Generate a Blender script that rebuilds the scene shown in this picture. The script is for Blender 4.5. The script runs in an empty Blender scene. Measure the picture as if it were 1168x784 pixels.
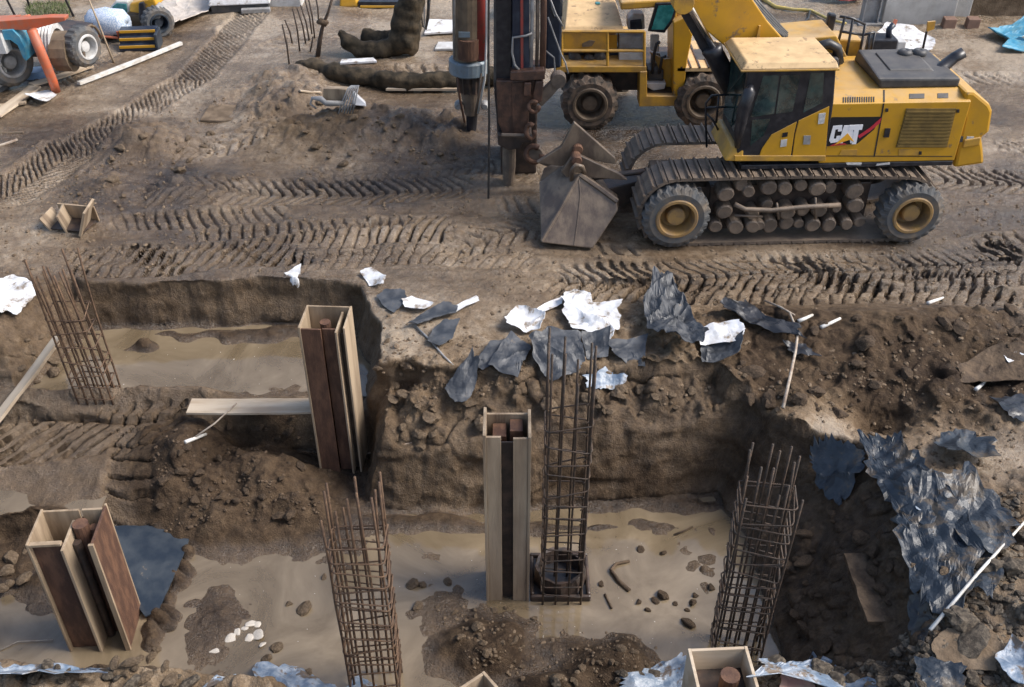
import bpy, math, random
import numpy as np
from mathutils import Vector, Matrix
R = math.radians
rnd = random.Random(7)
scene = bpy.context.scene
COL = scene.collection

# ------------------------------------------------------------------ camera
TH = R(36.2); CAMH = 8.2; FPX = 35 / 36 * 1168
cam = bpy.data.objects.new('camera', bpy.data.cameras.new('camera')); COL.objects.link(cam)
cam.location = (0, 0, CAMH); cam.rotation_euler = (R(90) - TH, 0, 0)
cam.data.lens = 35; cam.data.sensor_width = 36; cam.data.clip_start = .1; cam.data.clip_end = 2000
scene.camera = cam

def ray(px, py):
    u = (px - 584) / FPX; v = (py - 392) / FPX
    return np.array((u, math.cos(TH) - v * math.sin(TH), -math.sin(TH) - v * math.cos(TH)))
def P(px, py, z=0.0):
    """photo position -> place on the level z"""
    d = ray(px, py); t = (z - CAMH) / d[2]
    return Vector((d[0] * t, d[1] * t, z))
class Frame:
    """upright working plane of a machine: local x along it, y away, z up"""
    def __init__(s, o, deg=0):
        s.o = Vector((o[0], o[1], o[2] if len(o) > 2 else 0)); s.a = R(deg)
    def at(s, px, py, c=0.0):
        d = ray(px, py); n = np.array((-math.sin(s.a), math.cos(s.a), 0))
        e = np.array(s.o) - np.array((0, 0, CAMH))
        t = (n.dot(e) + c) / n.dot(d)
        q = d * t - e
        return (q[0] * math.cos(s.a) + q[1] * math.sin(s.a), q[2])
    def pts(s, L, c=0.0): return [s.at(x, y, c) for x, y in L]
    def at3(s, px, py, c=0.0):
        x, z = s.at(px, py, c); return (x, c, z)

# ------------------------------------------------------------------ noise (numpy)
def _h(ix, iy, s):
    with np.errstate(over="ignore"):
        return _hh(ix, iy, s)
def _hh(ix, iy, s):
    n = ix.astype(np.int32).view(np.uint32) * np.uint32(374761393) + iy.astype(np.int32).view(np.uint32) * np.uint32(668265263) + np.uint32((s * 974634777) & 0xffffffff)
    n = (n ^ (n >> np.uint32(13))) * np.uint32(1274126177)
    n = (n ^ (n >> np.uint32(16))) * np.uint32(2246822519)
    return ((n ^ (n >> np.uint32(15))) & np.uint32(0xffff)).astype(np.float64) / 65535.0
def vn(x, y, s=0):
    ix = np.floor(x); iy = np.floor(y); fx = x - ix; fy = y - iy
    fx = fx * fx * fx * (fx * (fx * 6 - 15) + 10); fy = fy * fy * fy * (fy * (fy * 6 - 15) + 10)
    a = _h(ix, iy, s); b = _h(ix + 1, iy, s); c = _h(ix, iy + 1, s); d = _h(ix + 1, iy + 1, s)
    return ((a + (b - a) * fx) * (1 - fy) + (c + (d - c) * fx) * fy) * 2 - 1
def fbm(x, y, f, o=4, s=0, g=.5):
    r = 0; a = 1.0; t = 0
    c_, s_ = math.cos(.6), math.sin(.6)
    X, Y = x * f, y * f
    for k in range(o):
        r = r + a * vn(X, Y, s + k * 17); t += a; a *= g
        X, Y = (X * c_ - Y * s_) * 2.03 + 5.1, (X * s_ + Y * c_) * 2.03 + 1.7
    return r / t
def lumps(x, y, f, s=0, keep=.7):
    """rounded clods of mixed size set in a jittered grid; about 0..1"""
    X, Y = x * f, y * f; ix = np.floor(X); iy = np.floor(Y); out = np.zeros_like(X)
    for dx in (-1, 0, 1):
        for dy in (-1, 0, 1):
            cx = ix + dx; cy = iy + dy
            jx = cx + _h(cx, cy, s); jy = cy + _h(cx, cy, s + 1)
            r = .3 + .5 * _h(cx, cy, s + 2); k = _h(cx, cy, s + 3) < keep
            an = _h(cx, cy, s + 4) * 3.1; ca = np.cos(an); sa = np.sin(an)
            ex = (X - jx) * ca + (Y - jy) * sa; ey = (-(X - jx) * sa + (Y - jy) * ca) * 1.5
            q = np.maximum(np.maximum(np.abs(ex), np.abs(ey)), .72 * np.abs(ex + ey * (.6 + .8 * jx % 1))) * .75 + .25 * np.hypot(ex, ey)
            hgt = np.where(k & (q < r), (r - q) * 1.9, 0)
            hgt = np.minimum(hgt, r * (.62 + .55 * (ex * (.9 - 1.5 * r) + ey * .6) / r)); hgt = np.maximum(hgt, 0)
            out = np.maximum(out, hgt)
    return out
def sm(a, b, x):
    t = np.clip((x - a) / (b - a), 0, 1); return t * t * (3 - 2 * t)
def sdf(x, y, poly):
    d = np.full(x.shape, 1e9); s = np.ones(x.shape)
    n = len(poly)
    for i in range(n):
        ax, ay = poly[i]; bx, by = poly[i - 1]
        ex, ey = bx - ax, by - ay; wx, wy = x - ax, y - ay
        t = np.clip((wx * ex + wy * ey) / (ex * ex + ey * ey), 0, 1)
        d = np.minimum(d, (wx - ex * t) ** 2 + (wy - ey * t) ** 2)
        c1 = y >= ay; c2 = y < by; c3 = ex * wy > ey * wx
        s = np.where((c1 & c2 & c3) | (~c1 & ~c2 & ~c3), -s, s)
    return s * np.sqrt(d)

# ------------------------------------------------------------------ mesh helpers
class MB:
    def __init__(s): s.v = []; s.f = []
    def add(s, v, f):
        b = len(s.v); s.v += [tuple(q) for q in v]; s.f += [tuple(i + b for i in q) for q in f]; return s
    def box(s, x0, x1, y0, y1, z0, z1):
        return s.add([(x0,y0,z0),(x1,y0,z0),(x1,y1,z0),(x0,y1,z0),(x0,y0,z1),(x1,y0,z1),(x1,y1,z1),(x0,y1,z1)],
                     [(0,3,2,1),(4,5,6,7),(0,1,5,4),(1,2,6,5),(2,3,7,6),(3,0,4,7)])
    def hexa(s, b, t):
        """bottom 4 and top 4 corners, both counter-clockwise from above"""
        return s.add(list(b) + list(t), [(0,3,2,1),(4,5,6,7),(0,1,5,4),(1,2,6,5),(2,3,7,6),(3,0,4,7)])
    def prism(s, pts, y0, y1):
        n = len(pts); a = sum(pts[i-1][0]*pts[i][1]-pts[i][0]*pts[i-1][1] for i in range(n))
        if a < 0: pts = pts[::-1]
        v = [(p[0], y0, p[1]) for p in pts] + [(p[0], y1, p[1]) for p in pts]
        f = [tuple(range(n)), tuple(range(2*n-1, n-1, -1))]
        f += [((i+1) % n, i, n+i, n+(i+1) % n) for i in range(n)]
        return s.add(v, f)
    def prismx(s, pts, x0, x1):
        """profile in (y,z) drawn along x"""
        n = len(pts); a = sum(pts[i-1][0]*pts[i][1]-pts[i][0]*pts[i-1][1] for i in range(n))
        if a < 0: pts = pts[::-1]
        v = [(x0, p[0], p[1]) for p in pts] + [(x1, p[0], p[1]) for p in pts]
        f = [tuple(range(n-1, -1, -1)), tuple(range(n, 2*n))]
        f += [(i, (i+1) % n, n+(i+1) % n, n+i) for i in range(n)]
        return s.add(v, f)
    def tube(s, path, r, n=8, sq=1.0, jit=0):
        path = [Vector(p) for p in path]; m = len(path)
        rr = r if isinstance(r, (list, tuple)) else [r] * m
        v = []; up = Vector((0, 0, 1)); prev = None
        for i in range(m):
            t = (path[min(i+1, m-1)] - path[max(i-1, 0)]).normalized()
            if prev is None:
                a = t.cross(up if abs(t.z) < .9 else Vector((1, 0, 0))).normalized()
            else:
                a = (prev - t * prev.dot(t)).normalized()
            prev = a; b = t.cross(a)
            for k in range(n):
                an = 2 * math.pi * k / n; q = rr[i] * (1 + jit * (rnd.random() - .5))
                v.append(path[i] + a * math.cos(an) * q + b * math.sin(an) * q * sq)
        f = [tuple(range(n-1, -1, -1)), tuple(range((m-1)*n, m*n))]
        for i in range(m-1):
            for k in range(n):
                k2 = (k+1) % n; f.append((i*n+k, i*n+k2, (i+1)*n+k2, (i+1)*n+k))
        return s.add(v, f)
    def lathe(s, prof, c, axis='y', n=32, mod=None):
        """prof: (r, h) pairs, closed loop; turned about an axis through c"""
        m = len(prof); v = []
        for k in range(n):
            an = 2 * math.pi * k / n
            for j, (r, h) in enumerate(prof):
                q = r if mod is None else mod(k, j, r)
                if axis == 'y': v.append((c[0]+q*math.cos(an), c[1]+h, c[2]+q*math.sin(an)))
                elif axis == 'z': v.append((c[0]+q*math.cos(an), c[1]+q*math.sin(an), c[2]+h))
                else: v.append((c[0]+h, c[1]+q*math.cos(an), c[2]+q*math.sin(an)))
        f = []
        for k in range(n):
            k2 = (k+1) % n
            for j in range(m):
                j2 = (j+1) % m; f.append((k*m+j, k*m+j2, k2*m+j2, k2*m+j))
        return s.add(v, f)
    def build(s, name, mat, parent=None, bevel=0, smooth=False, solid=0, subdiv=0):
        me = bpy.data.meshes.new(name); me.from_pydata(s.v, [], s.f); me.validate(); me.update()
        import bmesh
        b = bmesh.new(); b.from_mesh(me); bmesh.ops.recalc_face_normals(b, faces=b.faces); b.to_mesh(me); b.free()
        if smooth:
            for p in me.polygons: p.use_smooth = True
        me.materials.append(mat)
        o = bpy.data.objects.new(name, me); COL.objects.link(o)
        if parent is not None: o.parent = parent
        if solid:
            m = o.modifiers.new('thick', 'SOLIDIFY'); m.thickness = solid; m.offset = 1
        if bevel:
            m = o.modifiers.new('edge', 'BEVEL'); m.width = bevel; m.segments = 2; m.limit_method = 'ANGLE'; m.angle_limit = R(35)
        if subdiv:
            m = o.modifiers.new('sub', 'SUBSURF'); m.levels = subdiv; m.render_levels = subdiv
        return o
def tag(o, label=None, cat=None, group=None, kind=None):
    if label: o['label'] = label
    if cat: o['category'] = cat
    if group: o['group'] = group
    if kind: o['kind'] = kind
    return o
def thing(name, label, cat, loc=(0, 0, 0), deg=0, group=None):
    o = bpy.data.objects.new(name, None); COL.objects.link(o); o.empty_display_size = .2
    o.location = loc; o.rotation_euler = (0, 0, R(deg)); return tag(o, label, cat, group)
def copy_tree(o, parent=None):
    c = o.copy(); COL.objects.link(c)
    if parent is not None: c.parent = parent
    for ch in [q for q in bpy.data.objects if q.parent == o]: copy_tree(ch, c)
    return c

# ------------------------------------------------------------------ materials
def mat(name, c1, rough=.6, c2=None, scale=6, metal=0, bump=0, bscale=None, dust=0, dustc=(.22, .17, .12), lo=.42, hi=.62,
        rough2=None, stretch=(1, 1, 1), alpha=1, spec=.5, spots=None, coat=0):
    m = bpy.data.materials.new(name); m.use_nodes = True
    N = m.node_tree.nodes; L = m.node_tree.links; b = N['Principled BSDF']
    b.inputs['Roughness'].default_value = rough; b.inputs['Metallic'].default_value = metal
    b.inputs['Specular IOR Level'].default_value = spec; b.inputs['Alpha'].default_value = alpha
    b.inputs['Coat Weight'].default_value = coat
    tc = N.new('ShaderNodeTexCoord'); mp = N.new('ShaderNodeMapping'); mp.inputs['Scale'].default_value = stretch
    L.new(tc.outputs['Object'], mp.inputs[0])
    def noise(sc, det=6, rg=.6):
        n = N.new('ShaderNodeTexNoise'); n.inputs['Scale'].default_value = sc; n.inputs['Detail'].default_value = det
        n.inputs['Roughness'].default_value = rg; L.new(mp.outputs[0], n.inputs['Vector']); return n
    def ramp(src, a, c):
        r = N.new('ShaderNodeMapRange'); r.inputs[1].default_value = a; r.inputs[2].default_value = c; L.new(src, r.inputs[0]); return r.outputs[0]
    def mix(fac, a, c):
        x = N.new('ShaderNodeMix'); x.data_type = 'RGBA'
        if hasattr(fac, 'is_linked'): L.new(fac, x.inputs[0])
        else: x.inputs[0].default_value = fac
        for s_, i in ((a, 6), (c, 7)):
            if hasattr(s_, 'is_linked'): L.new(s_, x.inputs[i])
            else: x.inputs[i].default_value = (*s_, 1)
        return x.outputs[2]
    col = None
    if c2 is not None:
        f = ramp(noise(scale).outputs['Fac'], lo, hi); col = mix(f, c1, c2)
        if rough2 is not None:
            rr = N.new('ShaderNodeMapRange'); L.new(f, rr.inputs[0]); rr.inputs[3].default_value = rough; rr.inputs[4].default_value = rough2
            L.new(rr.outputs[0], b.inputs['Roughness'])
    if spots is not None:
        col = mix(ramp(noise(spots[1], 8, .7).outputs['Fac'], spots[2], spots[2] + .06), col if col is not None else c1, spots[0])
    if dust:
        g = N.new('ShaderNodeNewGeometry'); sp = N.new('ShaderNodeSeparateXYZ'); L.new(g.outputs['Normal'], sp.inputs[0])
        u = ramp(sp.outputs['Z'], .3, .9); n = ramp(noise(2.3, 8, .68).outputs['Fac'], .3, .62)
        q = N.new('ShaderNodeMath'); q.operation = 'MULTIPLY'; L.new(u, q.inputs[0]); L.new(n, q.inputs[1])
        q2 = N.new('ShaderNodeMath'); q2.operation = 'MULTIPLY'; L.new(q.outputs[0], q2.inputs[0]); q2.inputs[1].default_value = dust
        col = mix(q2.outputs[0], col if col is not None else c1, dustc)
    if col is not None: L.new(col, b.inputs['Base Color'])
    else: b.inputs['Base Color'].default_value = (*c1, 1)
    if bump:
        bp = N.new('ShaderNodeBump'); bp.inputs['Strength'].default_value = bump; bp.inputs['Distance'].default_value = .02
        L.new(noise(bscale or scale * 4, 5).outputs['Fac'], bp.inputs['Height']); L.new(bp.outputs[0], b.inputs['Normal'])
    return m
MUD = (.15, .11, .075)
M = dict(
    yellow=mat('yellow_paint', (.54, .285, .018), .38, (.42, .225, .03), 2.5, dust=.55, dustc=(.48, .34, .19), lo=.45, hi=.75, spots=((.2, .135, .075), 3, .60), bump=.05, bscale=40),
    yellow2=mat('dull_yellow_paint', (.52, .285, .035), .5, (.33, .19, .05), 3, dust=.6, dustc=(.5, .37, .22), spots=((.15, .1, .06), 6, .66)),
    roof=mat('pale_top_paint', (.62, .43, .22), .6, (.50, .34, .17), 4, spots=((.26, .17, .09), 5, .58)),  # paler paint for the upward faces of cab, hood and deck
    black=mat('black_paint', (.012, .013, .018), .35, (.03, .03, .035), 8, spots=((.25, .22, .18), 9, .74)),
    plastic=mat('black_plastic', (.035, .037, .042), .55, (.07, .068, .065), 5, dust=.35, dustc=(.16, .14, .12), bump=.1, bscale=60),
    rubber=mat('dusty_rubber', (.08, .083, .086), .8, (.18, .14, .10), 3.5, bump=.25, bscale=50, lo=.45, hi=.7),
    tread=mat('muddy_rubber', (.055, .047, .04), .85, (.17, .12, .085), 6, bump=.4, bscale=40),
    steelmud=mat('mud_caked_steel', (.10, .076, .058), .62, (.19, .14, .10), 4, bump=.35, bscale=30, dust=.5, dustc=(.24, .185, .135)),
    bucket=mat('worn_bucket_steel', (.085, .062, .047), .42, (.18, .135, .095), 4, bump=.3, bscale=20, spots=((.07, .05, .04), 5, .62), stretch=(1, 1, .5)),
    darksteel=mat('dark_oily_steel', (.03, .024, .022), .45, (.075, .05, .038), 5, bump=.2, bscale=30),
    rim=mat('dusty_wheel_rim', (.33, .20, .07), .6, (.20, .13, .07), 5, bump=.15),
    rimdark=mat('deep_rim_steel', (.10, .074, .05), .6, (.17, .125, .085), 6),
    rustdark=mat('dark_rusted_steel', (.055, .03, .022), .5, (.12, .06, .038), 6, bump=.3, bscale=40),
    rust=mat('rusted_steel', (.075, .036, .022), .75, (.14, .07, .04), 9, bump=.35, bscale=60, stretch=(1, 1, .35)),
    rebar=mat('rusted_rebar', (.075, .043, .026), .75, (.145, .085, .047), 14, bump=.5, bscale=90),
    rebardark=mat('dark_rebar', (.034, .025, .019), .65, (.085, .052, .033), 14, bump=.4, bscale=90),
    wood=mat('raw_board', (.39, .30, .205), .75, (.22, .16, .105), 4, bump=.25, bscale=30, stretch=(1, 1, .12), spots=((.13, .09, .06), 4, .6)),
    woodh=mat('raw_plank', (.52, .43, .32), .75, (.38, .29, .2), 6, bump=.2, bscale=30, stretch=(.15, 1, 1), spots=((.16, .12, .08), 5, .67)),
    plyedge=mat('plywood', (.36, .27, .18), .75, (.21, .15, .095), 5, bump=.2, stretch=(1, 1, .15), spots=((.10, .07, .05), 3, .6)),
    glass=mat('cab_glass', (.012, .024, .025), .05, (.04, .07, .065), 3.5, spec=.8, coat=.5),
    teal=mat('teal_glass', (.02, .13, .13), .08, (.05, .24, .23), 5, spec=.7),
    chrome=mat('chrome_rod', (.6, .6, .62), .18, metal=1),
    hose=mat('black_hose', (.018, .019, .022), .42, (.05, .045, .04), 10),
    grille=mat('bronze_grille', (.20, .13, .035), .55, (.13, .085, .025), 6),
    sticker=mat('white_sticker', (.6, .6, .58), .5, (.4, .4, .4), 30),
    logoblk=mat('logo_black', (.012, .012, .014), .4),
    logowht=mat('logo_white', (.78, .78, .8), .45),
    logored=mat('logo_red', (.5, .03, .05), .45),
    logoyel=mat('logo_yellow', (.85, .42, .03), .45),
    orange=mat('orange_paint', (.55, .12, .045), .5, (.42, .15, .09), 6, dust=.3),
    red=mat('red_paint', (.33, .05, .04), .5, (.22, .06, .045), 5, spots=((.13, .08, .06), 7, .6)),
    brownpaint=mat('brown_muddy_paint', (.17, .125, .08), .6, (.11, .08, .055), 5, bump=.2),
    collar=mat('blue_grey_collar', (.17, .22, .26), .45, (.15, .18, .2), 7, spots=((.12, .09, .06), 8, .63)),
    blue=mat('blue_paint', (.04, .25, .40), .5, (.12, .3, .38), 7, spots=((.3, .3, .28), 7, .62)),
    navy=mat('navy_paint', (.012, .018, .035), .4, (.03, .04, .06), 5),
    skyblue=mat('pale_blue_sheet', (.32, .43, .58), .55, (.22, .33, .5), 6, bump=.2),
    grey=mat('grey_steel', (.3, .3, .3), .5, (.22, .21, .2), 6, bump=.1),
    ltgrey=mat('light_grey_paint', (.55, .55, .54), .5, (.42, .41, .39), 5),
    white=mat('white_sheet', (.70, .71, .73), .6, (.52, .51, .5), 5, spots=((.24, .19, .14), 4.5, .56), bump=.2, bscale=20),
    whiterod=mat('white_rod', (.68, .66, .62), .5, (.5, .47, .42), 8),
    tarp=mat('bitumen_sheet', (.034, .038, .045), .42, (.085, .09, .098), 3.5, bump=.25, bscale=45, spots=((.17, .135, .10), 3, .62), rough2=.6),
    tarpblk=mat('black_foil', (.012, .014, .018), .3, (.035, .036, .04), 5, bump=.2, bscale=30, spots=((.13, .1, .075), 4, .66)),
    tarpblue=mat('muddy_blue_foil', (.014, .021, .031), .4, (.034, .044, .057), 3, bump=.35, bscale=30, spots=((.085, .068, .05), 2.6, .535)),
    bluepale=mat('pale_blue_foil', (.13, .18, .25), .35, (.33, .37, .42), 7, bump=.35, bscale=30, spots=((.13, .10, .075), 4.5, .53)),
    slate=mat('slate_blue_board', (.02, .028, .04), .35, (.045, .055, .066), 2.5, spots=((.17, .135, .10), 2.2, .61), rough2=.6),
    canvas=mat('mud_soaked_canvas', (.028, .023, .016), .75, (.078, .059, .038), 4, bump=.7, bscale=25, spec=.15),
    checker=mat('pale_blue_mesh_bag', (.3, .4, .55), .7, (.6, .64, .7), 40, lo=.48, hi=.52),
    concrete=mat('concrete', (.42, .41, .39), .85, (.33, .32, .3), 3, bump=.2, bscale=50),
    brick=mat('brown_block', (.2, .12, .085), .8, (.15, .09, .065), 8),
    rock=mat('mud_coated_rock', (.11, .078, .05), .7, (.20, .148, .10), 4, bump=.8, bscale=25, rough2=.9, spec=.2),
    rockdark=mat('wet_dark_clod', (.06, .041, .027), .65, (.125, .088, .058), 7, bump=.9, bscale=22, rough2=.85, spec=.2),
    rockgrey=mat('grey_rock', (.06, .048, .037), .65, (.17, .14, .105), 3, bump=.9, bscale=20, rough2=.9, spec=.22),
    pebble=mat('pale_pebble', (.62, .57, .5), .6, (.42, .37, .3), 10, bump=.2),
    twig=mat('dry_twig', (.42, .36, .29), .8, (.27, .2, .15), 10),
    grass=mat('grass_green', (.10, .14, .04), .9, (.2, .2, .13), 12, bump=.4),
    sand=mat('pale_sand', (.52, .47, .42), .9, (.44, .39, .34), 3, bump=.4, bscale=20),
    hoseyel=mat('yellow_hose', (.6, .45, .12), .5, (.45, .36, .15), 8),
    glove=mat('pink_rag', (.45, .26, .22), .8, (.35, .25, .2), 9),
)
# ------------------------------------------------------------------ the ground
FLOOR = [(-11, 10.9), (-7.0, 11.05), (-6.55, 12.6), (-5.0, 12.72), (-3.2, 12.80), (-2.4, 12.6), (-2.15, 11.6), (-2.08, 10.4), (-2.0, 9.55), (-1.6, 9.42),
         (-.28, 9.42), (1.26, 9.58), (2.78, 9.72), (3.05, 9.0), (3.08, 7.4), (3.0, 6.55), (1.55, 6.35), (1.4, 5.9), (-1.7, 5.9), (-1.95, 6.35), (-4.0, 6.45), (-5.2, 6.45), (-11, 6.4)]
def path(L, z=0): return [tuple(P(x, y, z)[:2]) for x, y in L]
# pressed tread marks: path, half width, period, skew, depth, style
TREADS = [
    (path([(-20, 235), (40, 200), (95, 160)]), .66, .15, -1.1, .085, 2),
    (path([(75, 178), (120, 148), (165, 122), (220, 90), (252, 55), (290, 12)]), .46, .15, -1.15, .065, 1),
    (path([(150, 220), (330, 219), (545, 213)]), .56, .2, .75, .09, 2),
    (path([(110, 258), (220, 251), (335, 243)]), .30, .18, .35, .045, 1),
    (path([(70, 302), (200, 293), (330, 285), (430, 268), (520, 260)]), .46, .195, -.45, .11, 1),
    (path([(200, 268), (330, 262), (480, 252)]), .20, .19, .2, .045, 1),
    (path([(620, 328), (760, 334), (900, 338), (1060, 340), (1180, 346)]), .36, .2, -.45, .13, 1),
    (path([(630, 318), (760, 318), (860, 310), (1000, 302), (1180, 290)]), .46, .19, .8, .12, 2),
    (path([(840, 325), (960, 322), (1080, 318), (1180, 312)]), .30, .19, -.6, .11, 1),
    (path([(1075, 282), (1180, 272)]), .22, .25, .1, .06, 1),
    (path([(1045, 200), (1110, 206), (1180, 210)]), .5, .22, .9, .09, 2),
    (path([(1115, 168), (1180, 170)]), .3, .22, .8, .05, 1),
    (path([(1090, 89), (1180, 91)]), .35, .26, .6, .05, 1),
    (path([(505, 288), (560, 272), (615, 262)]), .33, .24, .9, .06, 2),
    (path([(430, 79), (600, 81)]), .3, .3, .4, .05, 1),
    (path([(185, 178), (250, 168), (315, 150)]), .35, .28, .8, .06, 2),
    (path([(700, 172), (760, 160)]), .3, .3, .6, .05, 1),
    (path([(240, 215), (450, 205)]), .12, .25, .3, .03, 1),
    (path([(660, 290), (740, 283)]), .22, .25, .3, .04, 1),
    (path([(330, 300), (480, 290), (620, 300)]), .3, .2, -.4, .035, 1), (path([(560, 232), (700, 236)]), .25, .2, .4, .035, 1), (path([(20, 120), (120, 60), (190, 10)]), .4, .17, .6, .03, 2), (path([(300, 60), (420, 20)]), .4, .25, .4, .025, 1),
    (path([(350, 200), (520, 190), (640, 205)]), .3, .2, .5, .03, 2), (path([(830, 292), (1000, 288)]), .2, .2, .3, .05, 1), (path([(700, 60), (560, 110), (380, 190)]), .35, .24, .5, .025, 1),
]
TREADS_LOW = [
    (path([(-40, 500), (60, 496), (225, 488)], -.92), .44, .235, -1.05, .13, 1),
    (path([(165, 505), (150, 555), (130, 612)], -1.2), .36, .235, -.25, .13, 1),
]
def treads(x, y, T, lowf=0):
    out = np.zeros_like(x); near = np.zeros_like(x)
    wx = x + .05 * fbm(x, y, 1.6, 2, 90); wy = y + .06 * fbm(x, y, 1.6, 2, 91)
    for pts, hw, per, skew, dep, style in T:
        best = np.full(x.shape, 1e9); S = np.zeros_like(x); Tt = np.zeros_like(x); s0 = 0
        for (ax, ay), (bx, by) in zip(pts, pts[1:]):
            ex, ey = bx - ax, by - ay; ln = math.hypot(ex, ey); ux, uy = ex / ln, ey / ln
            a = (wx - ax) * ux + (wy - ay) * uy; ac = np.clip(a, 0, ln)
            c = -(wx - ax) * uy + (wy - ay) * ux
            d = np.hypot(a - ac, c); k = d < best
            best = np.where(k, d, best); S = np.where(k, s0 + ac, S); Tt = np.where(k, c, Tt); s0 += ln
        win = 1 - sm(hw * .86, hw * 1.02, best)
        ends = sm(0, .35, S) * (1 - sm(s0 - .35, s0, S))
        ph = (S + skew * (np.abs(Tt) if style == 2 else Tt) + .02 * vn(x * 6, y * 6, 5)) / per
        tri = np.abs((ph % 1) - .5) * 2
        bar = sm(.17, .34, tri)
        if style == 2: bar = bar * sm(.02, .05, np.abs(Tt))
        fade = (.6 + .6 * sm(-.4, .1, fbm(x, y, .7, 3, int(s0 * 10)))) * (.6 + .4 * sm(-.35, .0, fbm(x, y, 2.3, 3, 93)))
        fade = np.maximum(fade, lowf)
        out += win * ends * (-dep * .25 - dep * 1.25 * fade * (1 - bar))
        rim = np.exp(-((best - hw * 1.12) / .07) ** 2) * ends
        out += rim * .035 * (.6 + fbm(x, y, 3, 2, 8))
        near = np.maximum(near, win * ends)
    return out, near
def gauss(x, y, cx, cy, sx, sy): return np.exp(-(((x - cx) / sx) ** 2 + ((y - cy) / sy) ** 2))
HEAPS = []   # px, py, level, sx, sy, height
for px, py, z, sx, sy, h in (
        (430, 150, 0, 1.9, .8, .45), (330, 120, 0, .9, 1.0, .35), (500, 165, 0, .9, .5, .25), (270, 110, 0, .8, .8, .12), (165, 165, 0, .75, .9, .32), (215, 215, 0, .6, .5, .2),
        (120, 215, 0, .6, .7, .2), (330, 95, 0, .8, .6, .3), (450, 160, 0, .7, .5, .22)):
    q = P(px, py, z); HEAPS.append((q.x, q.y, sx, sy, h))
LOWHEAPS = []
for px, py, z, sx, sy, h in (
        (270, 535, -1.1, 1.05, .62, .62), (255, 575, -1.3, .6, .45, .35), (330, 575, -1.35, .7, .4, .35), (225, 540, -1.2, .3, .4, .2), (300, 500, -1., .7, .3, .35),
        (550, 735, -1.45, .42, .4, .30), (690, 762, -1.45, .50, .34, .32), (640, 780, -1.45, .6, .25, .22), (130, 770, -1.3, .45, .2, .45), (300, 610, -1.5, .8, .25, .16),
        (60, 660, -1.5, .35, .4, .14), (20, 630, -1.45, .5, .45, .2), (160, 400, -.8, .22, .14, .22), (250, 705, -1.5, .45, .4, .085), (600, 600, -1.5, 1.6, .12, .1),
        (480, 595, -1.5, .9, .14, .12), (290, 382, -.8, 1.6, .16, .1), (500, 700, -1.5, .4, .4, .04), (740, 575, -1.5, 1.2, .14, .08), (10, 612, -1.5, .7, .14, .5), (224, 612, -1.5, .11, .13, .13), (219, 628, -1.5, .1, .13, .15), (213, 645, -1.5, .1, .13, .15), (206, 661, -1.5, .1, .13, .15), (199, 677, -1.5, .1, .13, .16), (192, 693, -1.5, .1, .13, .16), (184, 708, -1.5, .11, .13, .16), (174, 726, -1.5, .12, .13, .17),):
    q = P(px, py, z); LOWHEAPS.append((q.x, q.y, sx, sy, h))

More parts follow.
